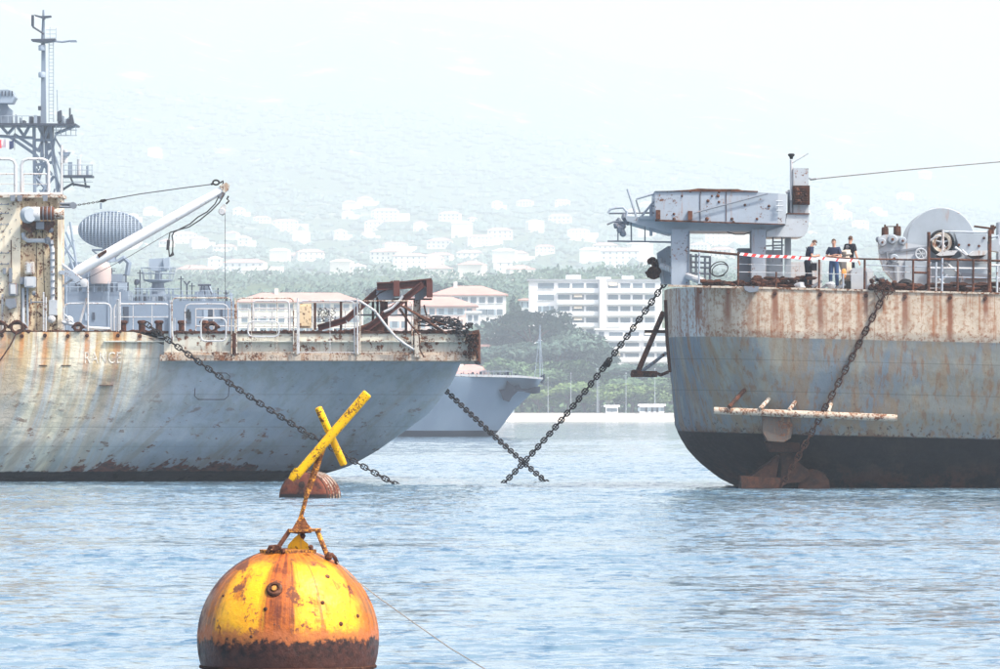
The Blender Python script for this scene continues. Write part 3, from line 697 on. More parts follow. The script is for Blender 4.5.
    for (p, q_) in (((-60, 133), (35, 138)), ((-60, 133), (-60, 125)), ((0, 125), (8, 134)), ((8, 134), (16, 125)), ((16, 125), (24, 136)), ((24, 136), (30, 125)), ((-20, 125), (-8, 134)), ((-8, 134), (0, 125)), ((10, 137), (36, 155)), ((14, 134), (38, 150)), ((34, 125), (35, 200)), ((50, 125), (54, 160)), ((54, 160), (60, 205)),
                    ((38, 125), (50, 150)), ((50, 125), (38, 152)), ((36, 155), (52, 175)), ((52, 152), (36, 178)), ((36, 178), (56, 200)), ((54, 176), (36, 200)), ((42, 125), (42, 160)), ((35, 140), (54, 140)), ((55, 134), (75, 126)), ((35, 165), (55, 162)), ((46, 140), (48, 200))):
        a.ptube([(p[0], p[1], D), (q_[0], q_[1], D)], .17, 6)
    a.build('lattice', M['fgrey'], t)
    a = MB(); a.pbox(34, 40, 116, 124, D-.5, D+.8); a.pbox(42, 53, 125, 139, D+.2, D+1.5); a.pprism([(57, 112), (61, 110), (62, 121), (57, 121)], D-.5, D+.5); a.ptube([(70, 123, D), (70, 108, D)], .1, 5); a.pprism([(67, 119), (72, 114), (74, 123), (67, 123)], D-.4, D+.4); a.pbox(38, 41, 106, 110, D-.5, D+.4)
    a.build('equipment_box', M['fdark'], t)
    a = MB()
    for px in (56, 61, 66, 71, 76): a.ptube([(px, 136, D-1), (px, 125, D-1)], .04, 4)
    for py in (130, 135.5): a.ptube([(54, py, D-1), (77, py, D-1)], .04, 4)
    for px in range(-20, 36, 7): a.ptube([(px, 123, D-1), (px, 116, D-1)], .035, 4)
    a.ptube([(-30, 116, D-1), (36, 116, D-1)], .035, 4)
    a.build('guard_rail', M['fpale'], t)
    q = random.Random(15)
    for i in range(26):
        px = q.uniform(-30, 74); w = q.uniform(.8, 3.5); a = MB(); a.pbox(px, px+w, 123-q.uniform(2, 9), 123, D-1+q.random(), D+1.2); a.build('platform_fitting', M[q.choice(('fdark', 'fgrey', 'fpale'))], t)
    for i in range(22):
        x0 = q.uniform(33, 58); y0 = q.uniform(128, 190); a = MB(); a.ptube([(x0, y0, D+q.uniform(-.8, 1)), (x0+q.uniform(-9, 9), y0+q.uniform(8, 20), D+q.uniform(-.8, 1))], .09, 5); a.build('lattice_brace', M['fgrey'], t)
    # radar on the left
    a = MB(); a.pprism([(-14, 103), (12, 103), (15, 97), (12, 91), (8, 89.5), (-14, 90)], D-1.5, D+1.5); a.build('surface_radar', M['fpale'], t)
    a = MB()
    for i in range(8): a.pbox(-12+i*3.4, -11+i*3.4, 91, 96, D-1.62, D-1.5)
    a.build('radar_grille', M['fdark'], t)
    a = MB(); a.pprism([(-4, 123), (12, 123), (12, 110), (8, 107), (6, 103), (-2, 103), (0, 110)], D-.6, D+.6); a.build('radar_turntable', M['fgrey'], t)
    # lower sponson platform right of the mast
    a = MB(); a.pprism([(62, 175), (92, 175), (92, 177), (62, 177)], D-1.5, D+1.5); a.ptube([(62, 190, D), (72, 184, D), (90, 187, D)], .14, 6); a.ptube([(70, 176, D), (74, 186, D)], .1, 5); a.ptube([(84, 176, D), (86, 188, D)], .1, 5); a.build('sponson', M['fdark'], t)
    a = MB()
    for px in (64, 70, 76, 82, 88, 92): a.ptube([(px, 175, D-1), (px, 165, D-1)], .04, 4)
    for py in (165, 170, 182): a.ptube([(63, py, D-1), (93, py, D-1)], .035, 4)
    a.build('guard_rail', M['fpale'], t)
    a = MB(); a.lathe([(2*k, 0), (2*k, 14*k), (.2, 16*k)], P(79, 175, D), n=10); a.lathe([(2.6*k, 0), (2.6*k, 12*k), (.2, 13*k)], P(65, 163, D), n=10); a.build('small_radome', M['white'], t)
    a = MB(); a.pbox(68, 72, 162, 175, D-.3, D+.3); a.pbox(86, 88.5, 166, 175, D-.3, D+.3); a.ptube([(62, 160, D), (62, 195, D)], .12, 5); a.pprism([(58, 152), (70, 152), (68, 156), (60, 156)], D-.4, D+.6); a.build('equipment_box', M['fgrey'], t)
    # ensign
    f = MB(); c = P(-6, 140, D-2)
    mats = [plain('flag_blue', (.03, .05, .16), .8), plain('flag_white', (.75, .75, .75), .8), plain('flag_red', (.65, .05, .06), .8)]
    nx = 24; ws = 20*k; hh = 8.3*k; vs = []
    for j in range(2):
        for i in range(nx+1): vs.append((c.x+ws*i/nx, c.y+.25*math.sin(i*.7+j), c.z-hh*j-.1*math.sin(i*.4)))
    for i in range(nx):
        f.m = 2 if i < 9 else (1 if i < 18 else 0); f.add([vs[i], vs[i+1], vs[nx+2+i], vs[nx+1+i]], [(0, 1, 2, 3)])
    o = f.build('flag', mats, None); o.parent = t; o.location = -Vector(t.location)
    o['label'] = 'small red white and blue flag flying under the mast platform'
    f = MB(); f.ptube([(15, 125, D-2), (14.5, 150, D-2)], .03, 4); f.build('halyard', M['wire'], t)
    return t
build_frigate()

# ---------------------------------------------------------------- left hulk
LD = 212.0; LK = LD/F
def LX(px): return (px-500)*LK
def LZ(py, D=LD): return H+(HOR-py)/F*D
L = thing('naval_hulk', 'rust streaked grey naval hulk on the left with a white crane boom on deck', 'ship', (LX(150), LD+7.5, 0))
ox = LX(150)
def left_hull_material():
    g = G('rust_streaked_hull_paint'); x, y, z = g.sep(g.obj); zt = LZ(332)
    dz = g.math('SUBTRACT', zt, z)
    u = g.math('ADD', x, g.math('MULTIPLY', g.math('POWER', g.math('MAXIMUM', dz, 0), 2.0), .060))
    left = g.ramp(u, LX(120)-ox, LX(190)-ox, 1, 0)          # the cream, more streaked part of the plating
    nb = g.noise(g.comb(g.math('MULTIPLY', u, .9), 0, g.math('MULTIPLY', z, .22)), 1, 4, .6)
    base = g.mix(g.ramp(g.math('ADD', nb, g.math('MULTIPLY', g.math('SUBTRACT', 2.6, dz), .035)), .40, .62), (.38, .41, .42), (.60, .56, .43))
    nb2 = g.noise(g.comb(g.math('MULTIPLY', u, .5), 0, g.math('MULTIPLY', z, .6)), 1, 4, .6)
    shaded_plating = g.mix(g.ramp(nb2, .3, .7), (.25, .30, .36), (.33, .375, .42))  # blue grey plating, the shade of the receding stern painted into its tone
    base = g.mix(left, shaded_plating, base)
    # long narrow runs of olive and orange rust from the deck edge
    sN = g.noise(g.comb(g.math('MULTIPLY', u, 1.9), 0, g.math('MULTIPLY', z, .10)), 1, 5, .62)
    s2 = g.noise(g.comb(g.math('MULTIPLY', u, 5.5), 3, g.math('MULTIPLY', z, .22)), 1, 4, .6)
    fade = g.ramp(dz, .2, 4.2, 1, .42)
    k1 = g.mul(g.ramp(sN, .46, .58), fade, g.math('ADD', g.math('MULTIPLY', left, .85), .06))
    base = g.mix(g.mul(k1, .9), base, (.42, .29, .13))
    k2 = g.mul(g.ramp(s2, .52, .62), g.ramp(dz, .0, 3.0, 1, .12), g.math('ADD', g.math('MULTIPLY', left, .9), .06))
    base = g.mix(g.mul(k2, .85), base, (.36, .15, .045))
    # the few strong orange runs below the scuppers
    for px, w, ln in ((2, .16, 2.8), (45, .14, 2.2), (87, .11, 2.6), (118, .09, 3.2), (22, .08, 1.6), (68, .07, 1.4), (140, .06, 1.5), (-30, .15, 2.4)):
        d = g.math('ABSOLUTE', g.math('SUBTRACT', g.math('ADD', u, g.math('MULTIPLY', g.math('SUBTRACT', s2, .5), .35)), LX(px)-ox))
        k = g.mul(g.ramp(d, w*.25, w*1.5, 1, 0), g.ramp(dz, ln*.2, ln, 1, 0))
        base = g.mix(g.mul(k, .85), base, (.42, .17, .045))
    # scabs of rust low on the plating, raked with the flow
    v = g.comb(g.math('ADD', g.math('MULTIPLY', x, 1.3), g.math('MULTIPLY', z, -.7)), 0, g.math('MULTIPLY', z, 2.4))
    sc1 = g.noise(v, 1.3, 6, .68); sc2 = g.noise(g.scl(g.obj, (1, 1, 2.2)), 3.5, 5, .7)
    low = g.ramp(z, 1.0, 4.3, 1, .25)
    k3 = g.mul(g.ramp(sc1, .57, .625), low); base = g.mix(k3, base, (.14, .065, .035))
    spots = g.mul(g.ramp(sc2, .66, .71), g.ramp(z, 2.0, 4.4, .55, 1)); base = g.mix(spots, base, (.16, .07, .03))
    grime = g.noise(g.comb(g.math('MULTIPLY', u, 1.2), 0, g.math('MULTIPLY', z, .9)), 1, 5, .7)
    base = g.mix(g.mul(g.ramp(grime, .46, .66), .5), base, (.20, .22, .20))
    v9 = g.comb(g.math('ADD', g.math('MULTIPLY', x, .8), g.math('MULTIPLY', z, -.9)), 0, g.math('MULTIPLY', z, .25)); sc9 = g.noise(v9, 1.8, 5, .65)
    base = g.mix(g.mul(g.ramp(sc9, .52, .64), g.ramp(z, .8, 5.2, .5, .2)), base, (.24, .20, .155))
    base = g.mix(g.mul(g.ramp(sc9, .46, .38), .15), base, (.46, .49, .50))
    # weld seams
    for zz, a_ in ((4.72, .35), (3.35, .3), (2.1, .3), (1.35, .2)):
        base = g.mix(g.mul(g.ramp(g.math('ABSOLUTE', g.math('SUBTRACT', z, zz)), .008, .022, 1, 0), a_), base, (.12, .11, .10))
    # oxide red band over the black boot line
    e = g.noise(g.comb(g.math('ADD', g.math('MULTIPLY', x, .9), g.math('MULTIPLY', z, -1.0)), 0, g.math('MULTIPLY', z, 1.0)), 1.2, 6, .7)
    ztop = g.math('ADD', g.math('MULTIPLY', g.math('SUBTRACT', e, .5), 3.2), g.ramp(x, LX(30)-ox, LX(130)-ox, .35, .68))
    ztop = g.math('SUBTRACT', ztop, g.ramp(x, LX(215)-ox, LX(330)-ox, 0, .75))
    kr = g.ramp(g.math('SUBTRACT', ztop, z), 0, .08); base = g.mix(g.mul(kr, .94), base, g.mix(g.ramp(sc2, .35, .6), (.05, .018, .014), (.15, .048, .028)))
    kb = g.ramp(g.math('ADD', z, g.math('MULTIPLY', g.math('SUBTRACT', sc2, .5), .15)), .36, .42, 1, 0); base = g.mix(kb, base, (.012, .012, .014))
    dent = g.noise(g.scl(g.obj, (.55, .55, .8)), 1.0, 2, .5)
    g.bump(g.math('ADD', g.math('MULTIPLY', dent, 6.0), g.math('ADD', sc1, sc2)), .7, .04)
    return g.out(base, g.ramp(k3, 0, 1, .52, .85), spec=.22)
pl = [((458, 362)), (462, 360), (453, 381), (443, 395), (428, 414), (405, 431), (377, 451), (352, 465), (329, 473), (300, 479), (262, 484), (180, 500), (60, 520)]
DS = LD+7.5
prof = [(LZ(py, DS), (px-500)/F*DS) for px, py in pl]; prof = sorted(set((z, x) for z, x in prof if True)); prof = [(z, x) for z, x in prof if abs(z-LZ(362, DS)) > .001]
bw = [(-1.2, 5.6), (0, 6.2), (1.5, 6.85), (3.2, 7.3), (4.3, 7.5), (9, 7.5)]
def lx0(z): return LX(interp([(-1.2, -330), (0, -180), (1.5, 20), (3, 110), (4.6, 170), (6, 200)], z))
hm = hull_mesh(LX(-600), 0, prof, bw, DS, LZ(332), 44, 2.0, nc=44, x0f=lx0)
# the quarter above the platform underside is cut away: the platform box stands there
hm.v = [(min(v[0], (470-500)/F*DS), v[1], v[2]) for v in hm.v]
zc = LZ(358)
hm.v = [(v[0], v[1], (zc if (v[0] > LX(166) and v[2] > zc) else v[2])) for v in hm.v]
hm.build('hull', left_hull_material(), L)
# painted name on the quarter
def text_mesh(body, size, mat, name, parent, loc, bold=0.0, follow=None, extr=.003):
    cu = bpy.data.curves.new(name, 'FONT'); cu.body = body; cu.size = size; cu.extrude = extr; cu.offset = bold; cu.space_character = 1.12
    to = bpy.data.objects.new(name+'_src', cu); link(to); dg = bpy.context.evaluated_depsgraph_get(); dg.update()
    me = bpy.data.meshes.new_from_object(to.evaluated_get(dg)); sc.collection.objects.unlink(to); bpy.data.objects.remove(to)
    me.materials.clear(); me.materials.append(mat); o = link(bpy.data.objects.new(name, me)); o.parent = parent
    o.rotation_euler = (R(90), 0, 0); o.location = Vector(loc)-origin(parent); o.scale.x = .66; return o
fad = paint('faded_lettering_paint', (.70, .67, .58), .6, 5) if 1 else plain('x', (.80, .78, .74), .7, 0, .35, 6)
text_mesh('RANCE', .62, fad, 'painted_name', L, (LX(84), LD-.012, LZ(363)))
# deck
mb = MB(); mb.box(LX(-600), LX(166), DS-7.3, DS+7.3, LZ(332)+.004, LZ(332)+.05); mb.build('deck', M['rustdark'], L)
# platform over the quarter: ledge, bulwark plates, top
PD = LD-.45
mb = MB(); mb.pbox(160, 477, 354.8, 360.8, PD-.12, PD+15.5); mb.build('platform_ledge', M['ledge'], L)
mb = MB(); mb.pbox(164, 233.5, 333.5, 354.9, PD+.10, PD+15.2); mb.build('bulwark', M['bulwark'], L)
for a_, b_ in ((237, 295), (299, 355), (360, 414), (420, 470)):
    mb = MB(); mb.pbox(a_-3.5, b_+.2, 333.5, 354.9, PD+.1, PD+15.2); mb.build('bulwark', M['bulwark'], L)
mb = MB(); mb.pbox(160, 476, 331, 333.6, PD+.05, PD+15.3); mb.build('platform_deck', M['rustdark'], L)
for a_, b_ in ((104, 233), (238, 293), (300, 354), (361, 413), (420, 470)):
    mb = MB(); mb.pbox(a_, b_, 340.6, 342.0, (PD if a_ > 150 else LD)-.1, (PD if a_ > 150 else LD)+.11); mb.build('stringer', M['bulwark'], L)
    mb = MB(); mb.pbox(a_ if a_ > 150 else 164, b_, 352, 354.8, PD-.04, PD+.11); mb.build('kick_plate', M['ledge'], L)
mb = MB(); mb.pprism([(471.5, 331), (479, 329.5), (479.5, 361), (474, 361.5)], PD-.1, PD+15.4); mb.build('stern_plate', M['rust'], L)
for px, w, py0 in ((234.5, 4.6, 333), (296, 4, 333), (357, 4.4, 333), (417, 5, 333)):
    mb = MB(); mb.pbox(px-w/2, px+w/2, py0, 355, PD-.14, PD+.12); mb.build('bulwark_stanchion', M['rust'] if px == 234.5 else M['ledge'], L)
# pipe rail frames
def frame(x0, x1, y0, y1, D, r, mat, mid=(), name='rail_frame', c=3.2, open_=True, posts=()):
    mb = MB(); pts = [(x0, y1), (x0, y0+c), (x0+c*.3, y0+c*.3), (x0+c, y0), (x1-c, y0), (x1-c*.3, y0+c*.3), (x1, y0+c), (x1, y1)]
    if not open_: pts = [(x0, y1-c), (x0, y0+c), (x0+c*.3, y0+c*.3), (x0+c, y0), (x1-c, y0), (x1-c*.3, y0+c*.3), (x1, y0+c), (x1, y1-c), (x1-c*.3, y1-c*.3), (x1-c, y1), (x0+c, y1), (x0+c*.3, y1-c*.3), (x0, y1-c)]
    mb.ptube([(a, b, D) for a, b in pts], r, 7)
    for m_ in mid: mb.ptube([(x0, m_, D), (x1, m_, D)], r*.55, 5)
    for p_ in posts: mb.ptube([(p_, y0, D), (p_, y1, D)], r*.5, 5)
    return mb.build(name, mat, L)
D = PD-.25
frame(172, 231.5, 298, 354, D, .025, M['whiterust'], (352,), c=4)
frame(185, 228, 304, 340, PD+.5, .026, M['white'], c=5)
frame(236.5, 293.5, 298.2, 353.6, D, .025, M['whiterust'], (352.6,), c=4, posts=(251.5, 277))
frame(299, 354.5, 301, 353.5, D, .025, M['white'], (352.5,), c=4, posts=(330,))
frame(360, 412, 301, 353.5, D, .025, M['whiterust'], (352.5,), c=4)
frame(253, 289, 301, 331, PD+1.2, .03, M['white'], (308, 318), c=3)
frame(201, 226, 318.5, 341, D-.1, .03, M['white'], c=4, open_=False)
frame(248, 279, 321.5, 336.5, D-.1, .03, M['white'], c=4, open_=False)
frame(64, 111, 303.5, 332, LD+.3, .035, M['white'], (), c=5, posts=())
frame(114, 171, 304, 332, LD+.5, .035, M['white'], (317,), c=5, posts=(133, 152))
frame(117, 118.6, 300, 332, LD+.2, .03, M['white'], c=.4)
for px, y0, y1 in ((43.5, 292, 331), (46, 297, 332), (88, 285, 331), (120, 292, 330), (235, 298, 333), (297.5, 298, 354), (357.5, 298, 354)):
    mb = MB(); mb.ptube([(px, y0, LD+.1 if px < 160 else D-.06), (px, y1, LD+.1 if px < 160 else D-.06)], .03 if px < 160 else .032, 6); mb.build('stanchion', M['white'] if px not in (235,) else M['whiterust'], L)
mb = MB(); mb.ptube([(87, 298, LD+.2), (78, 329, LD+.2)], .05, 6); mb.build('brace', M['white'], L)
# far side rails of the deck
for x0, x1 in ((175, 232), (237, 296), (300, 352)):
    mb = MB(); z0, z1 = LZ(331), LZ(331)+1.1; xa, xb = LX(x0), LX(x1)
    for zz in (z0+.4, z0+.75, z1): mb.tube([(xa, DS+7, zz), (xb, DS+7, zz)], .022, 5)
    for i in range(4): mb.tube([(xa+(xb-xa)*i/3, DS+7, z0), (xa+(xb-xa)*i/3, DS+7, z1)], .025, 5)
    mb.build('far_rail', M['white'], L)
# locker sheet, dark posts, crumpled net
mb = MB(); mb.pbox(297.5, 311, 303.5, 328, PD+1.5, PD+2.0); mb.pbox(298.5, 310, 306, 326, PD+1.44, PD+1.5); mb.build('deck_locker', M['creamtan'], L)
for px, y0, y1 in ((315, 303, 330), (341, 301, 330), (373, 300, 331), (377.5, 297, 331), (406, 300, 332)):
    mb = MB(); mb.ptube([(px, y0, PD+2), (px, y1, PD+2)], .05, 6); mb.build('post', M['rustdark'], L)
mb = MB(); mb.ptube([(341, 301, PD+2), (357, 301, PD+2)], .05, 6); mb.ptube([(358, 315, PD+2), (430, 315, PD+2.4)], .04, 6); mb.build('cross_bar', M['darkgrey'], L)
q = random.Random(6)
def net(x0, x1, y0, y1, D, n, seed, name='crumpled_net', r=.012, mat=None):
    q = random.Random(seed); mb = MB()
    for i in range(n):
        a = (q.uniform(x0, x1), q.uniform(y0, y1)); pts = [a]
        for j in range(4): pts.append((min(x1, max(x0, pts[-1][0]+q.uniform(-1, 1)*(x1-x0)*.28)), min(y1, max(y0, pts[-1][1]+q.uniform(-1, 1)*(y1-y0)*.35))))
        mb.ptube([(a, b, D+q.uniform(-.25, .25)) for a, b in pts], r, 4)
    return mb.build(name, mat or M['rope'], L, kind='stuff')
net(318, 336, 308, 322, PD+1.4, 26, 3)
# rusty davit frame
def mem(name, p, q_, w, h, mat): mb = MB(); mb.pbeam(p, q_, w, h); return mb.build(name, mat, L)
DD = PD+1.6
def ibeam(name, pts, D, th_, mat):
    mb = MB(); w = .32
    for a, b in zip(pts, pts[1:]):
        va, vb = P(a[0], a[1], D), P(b[0], b[1], D); mb.beam(va, vb, .05, th_)
        dd = (vb-va).normalized(); up = Vector((-dd.z, 0, dd.x))*th_/2
        mb.beam(va+up, vb+up, w, .045); mb.beam(va-up, vb-up, w, .045)
    return mb.build(name, mat, L)
ibeam('davit_beam', [(318, 328), (346, 320), (378, 291), (394, 283.5)], DD, .2, M['redrust'])
ibeam('davit_beam', [(366, 329), (380, 319), (397, 305), (423, 284)], DD-.6, .2, M['redrust'])
ibeam('davit_crossbeam', [(377, 286.5), (400, 285.5), (432, 282.2)], DD-.3, .26, M['redrust'])
for x0, x1, y0, y1 in ((393.5, 399.5, 280.5, 296), (426.5, 432.3, 279.8, 297)):
    mb = MB(); mb.pbox(x0, x1, y0, y1, DD-.75, DD+.3); mb.build('davit_end_plate', M['redrust'], L)
mb = MB(); mb.pprism([(377, 288), (397, 287), (397, 295), (391, 300), (379, 300), (376, 294)], DD-.15, DD+.25); mb.build('davit_bracket', M['greyrust'], L)
mb = MB(); mb.pprism([(414, 287.5), (427, 287), (427, 295), (422, 299), (415, 300.5)], DD-.15, DD+.25); mb.build('davit_bracket', M['greyrust'], L)
for x0, x1, y0, y1, m_ in ((380.5, 387, 299, 332, 'rust'), (414, 420, 300, 333, 'rust')):
    mb = MB(); mb.pbox(x0, x1, y0, y1, DD, DD+.3); mb.pbox(x0-.6, x0+.4, y0, y1, DD-.05, DD+.35); mb.pbox(x1-.4, x1+.6, y0, y1, DD-.05, DD+.35); mb.build('davit_column', M['whiterust'] if x0 > 400 else M[m_], L)
mb = MB(); mb.pbox(414.5, 420.5, 333, 357, PD-.2, PD-.02); mb.build('bulwark_stanchion', M['whiterust'], L)
mb = MB(); mb.pprism([(346, 331), (383, 331), (386, 322), (379, 318), (366, 324)], DD-.55, DD-.45); mb.build('gusset', M['rust'], L)
mb = MB(); mb.pbox(383, 432, 298.2, 300, DD+.1, DD+.25); mb.build('davit_tie', M['rust'], L)
mb = MB(); mb.ptube([(359, 300.5, PD-.4), (366, 305, PD-.4), (375, 311, PD-.42), (381, 319, PD-.45), (387, 327, PD-.45), (396, 337, PD-.4), (405, 344, PD-.35), (414, 349.5, PD-.3)], .045, 7); mb.build('bent_pipe', M['white'], L)
mb = MB(); mb.ptube([(384, 312, PD+.4), (392, 308, PD+.4), (400, 300, PD+.4), (403, 296, PD+.4)], .05, 7); mb.build('bent_pipe', M['white'], L)
mb = MB(); mb.ptube([(382, 313, PD+.5), (393, 309, PD+.5), (402, 299, PD+.5)], .05, 7); mb.build('bent_pipe', M['redrust'], L)
# hanging spars and torn net at the stern corner
for i, (a_, b_) in enumerate((((400, 305), (436, 327)), ((399, 309), (420, 335)), ((404, 306), (447, 334)), ((412, 312), (461, 330)), ((418, 317), (466, 327)), ((424, 305), (427, 316)), ((420, 318), (440, 331)))):
    mb = MB(); D1 = PD-.3+i*.12; m_ = ((a_[0]+b_[0])/2, (a_[1]+b_[1])/2+(1.2 if i % 2 else -1)); mb.ptube([(a_[0], a_[1], D1), (m_[0], m_[1], D1), (b_[0], b_[1], D1)], .032 if i % 2 else .045, 6)
    mb.build('fallen_spar', M['rust'] if i in (0, 3) else M['rustdark'], L)
mb = MB(); mb.ptube([(400, 308, PD-.45), (411, 325, PD-.45), (419, 335, PD-.45), (420, 350, PD-.45), (424, 357, PD-.4)], .03, 6); mb.build('hanging_wire', M['rustdark'], L)
net(418, 450, 316, 326, PD+.2, 26, 9, r=.018); net(432, 462, 317, 329, PD+.1, 30, 10, r=.02); net(456, 473, 323, 336, PD-.2, 28, 11, r=.028); net(466, 478, 334, 358, PD-.3, 24, 12, r=.026, mat=M['rustdark'])
mb = MB()
for i in range(9): mb.lump(P(q.uniform(464, 475), q.uniform(340, 356), PD-.22), q.uniform(.05, .11), i)
mb.build('torn_plating', M['rustdark'], L, kind='stuff')
# rusty clutter along the deck edge
mb = MB(); q = random.Random(12)
for i in range(300):
    px = q.uniform(0, 470); r = q.uniform(.03, .08)
    if 60 < px < 120: r *= .7
    mb.lump(P(px, q.uniform(330.5, 333), (LD if px < 160 else PD)+q.uniform(.0, .5)), r, i, (q.uniform(.7, 2), 1, q.uniform(.5, 1)))
mb.build('deck_debris', M['rustdark'], L, kind='stuff')
for px in (123, 142, 159, 182, 204):
    mb = MB(); c = P(px, 332, LD+.8); r = 4.3*LK; mb.lathe([(r*.8, 0), (r*.8, .3), (r*1.1, .34), (r*1.1, .42), (r*.6, .45)], c, n=12); mb.build('bollard', M['rust'], L)
for px, r in ((17, .22), (78, .14), (212, .17), (0, .2)):
    mb = MB(); c = P(px, 327, LD-.05); mb.tube([(c.x+r*math.cos(a), c.y, c.z+r*math.sin(a)) for a in [i*math.pi/8 for i in range(17)]], .06, 6); mb.tube([(c.x+r*1.6*math.cos(a), c.y+.1, c.z-.05+r*.9*math.sin(a)) for a in [i*math.pi/8 for i in range(9)]], .05, 6); mb.build('fairlead', M['rustdark'], L)
for px in (170,):
    mb = MB(); mb.ptube([(px, 300, PD), (px+1, 340, PD)], [.07, .1], 7); mb.pbox(px-6, px+5, 318, 332, PD+.1, PD+.5); mb.build('chain_stopper', M['greyrust'], L)
mb = MB(); mb.ptube([(18, 330, LD-.2), (10, 346, LD-.3), (-8, 372, LD-.8)], .03, 6); mb.build('hanging_wire', M['rustdark'], L)
for px, py in ((2, 335.5), (45, 335.5), (87, 335.5), (118, 335.5), (22, 336), (68, 336), (140, 336)):
    mb = MB(); c = P(px, py, LD); mb.lathe([(.075, -.05), (.075, .05), (.05, .055)], c, (0, -1, 0), 12); mb.build('scupper', M['rustdark'], L)
mb = MB(); c_ = [(196, 376), (194, 396), (198, 399.5), (224, 399.5), (228, 396), (229.5, 376), (226, 373), (199, 373), (196, 376)]
mb.tube([(LX(a_), LD-.02+interp([(0, 1.3), (1.5, .65), (3.2, .2), (4.3, 0)], LZ(b_))+.18, LZ(b_)) for a_, b_ in c_], .014, 5); mb.build('welded_frame', M['rustdark'], L)
# small hull marks: draught steps and patches with their own thickness
for x0, x1, py in ((99, 113, 385.5), (61, 71, 365.5), (39, 47, 365.5)):
    mb = MB(); mb.pbox(x0, x1, py-.4, py+.4, LD-.03, LD+.3); mb.build('grab_step', M['rustdark'], L)

# deck block at the far left
BD = LD+.6
mb = MB(); mb.pbox(-560, 20.5, 197, 332, BD, BD+11); mb.build('deckhouse', M['cream'], L)
mb = MB(); mb.pbox(20.5, 61.5, 197.5, 332, BD+.12, BD+1.4); mb.build('deckhouse_end', M['creamtan'], L)
mb = MB(); mb.pbox(-560, 63, 194.5, 197.6, BD-.15, BD+1.6); mb.pbox(-560, 20.5, 194.4, 197.2, BD+1.6, BD+11.2); mb.build('deckhouse_roof', M['whiterust'], L)
mb = MB(); mb.pbox(57.5, 61.8, 198, 331, BD-.02, BD+.13); mb.build('corner_strip', M['cream'], L)
mb = MB(); mb.ptube([(61.5, 145, BD+.4), (61.5, 331, BD+.2)], .05, 7); mb.build('corner_pole', M['white'], L)
for x0, x1 in ((-34, 15.5), (21.5, 48.5)):
    frame(x0, x1, 159, 196, BD+.1, .06, M['white'], (), c=6)
    frame(x0+2, x1-1, 174, 195.5, BD+3, .03, M['white'], (184,), c=1)
mb = MB(); mb.ptube([(-60, 195, BD), (62, 194, BD)], .07, 7); mb.build('roof_pipe', M['white'], L)
for i, px in enumerate((12.5, 19.5, 45)):
    mb = MB(); mb.pprism([(px-2.5, 195), (px-2, 201), (px+2, 201), (px+2.6, 195)], BD-.35, BD-.16); mb.build('roof_cleat', M['darkgrey'], L)
# winch high on the block: grey disc, white drum, brown motor
def xdrum(x0, x1, py, r, D, mat, name):
    a = P(x0, py, D); w = (x1-x0)*LK; mb = MB(); rr = r*LK; mb.lathe([(rr*.9, 0), (rr, .04), (rr, w-.04), (rr*.9, w)], a, (1, 0, 0), 22); return mb.build(name, mat, L)
wd = BD-.45
xdrum(28, 40.5, 214, 7.2, wd, M['white'], 'winch_drum'); xdrum(40, 54, 213.5, 6.8, wd, M['rust'], 'winch_motor'); xdrum(54, 64, 214, 5.6, wd, M['whiterust'], 'winch_gearbox')
mb = MB(); mb.lathe([(6.6*LK, 0), (8.2*LK, .05), (8.4*LK, .18), (7*LK, .3)], P(26, 215, wd-.12), (.62, -.78, 0), 22); mb.build('winch_disc', M['grey'], L)
for x in (43, 47, 51): xdrum(x, x+1.2, 213.5, 7.4, wd, M['darkgrey'], 'winch_band')
mb = MB(); mb.pprism([(22, 221), (54, 221), (54, 224), (48, 232), (38, 226), (30, 233), (22, 228)], wd+.1, BD+.13); mb.build('winch_bracket', M['rust'], L)
mb = MB(); mb.pbox(36, 44, 222, 229, wd, BD+.1); mb.lump(P(51, 230, wd+.2), .11, 3); mb.lump(P(47, 240, wd+.3), .13, 4); mb.lump(P(51, 243, wd+.3), .12, 5); mb.build('winch_fitting', M['darkgrey'], L)
mb = MB(); mb.ptube([(23, 233, BD-.1), (24, 238, BD-.12), (28, 240.5, BD-.12), (44, 240.5, BD-.12), (50, 243, BD-.12), (52.3, 249, BD-.12), (52.5, 300, BD-.1)], .085, 8); mb.build('conduit_pipe', M['palegrey'], L)
for py in range(252, 302, 7):
    mb = MB(); mb.pbox(50.2, 54.6, py, py+1.2, BD-.22, BD+.1); mb.build('pipe_clamp', M['darkgrey'], L)
mb = MB(); mb.pbox(49, 57, 300, 315, BD-.3, BD+.1); mb.build('conduit_box', M['palegrey'], L)
mb = MB(); mb.ptube([(36, 228, BD), (36.5, 255, BD+.08), (37, 330, BD+.08)], .015, 5); mb.ptube([(42, 226, BD), (44, 280, BD+.1), (45, 300, BD+.1)], .012, 5); mb.ptube([(11, 240, BD-.06), (11.5, 272, BD-.06), (7, 276, BD-.06)], .02, 5); mb.build('cable', M['rustdark'], L)
def lampbox(name, x0, x1, y0, y1, mat, dp=.28):
    mb = MB(); c = 1.0; mb.pprism([(x0+c, y0), (x1-c, y0), (x1, y0+c), (x1, y1-c), (x1-c, y1), (x0+c, y1), (x0, y1-c), (x0, y0+c)], BD-dp, BD+.1)
    o = mb.build(name, mat, L); m2 = MB(); m2.pprism([(x0+1.8, y0+1.6), (x1-1.8, y0+1.6), (x1-1.8, y1-1.6), (x0+1.8, y1-1.6)], BD-dp-.03, BD-dp+.01); m2.build('cover_plate', M['white'], o); return o
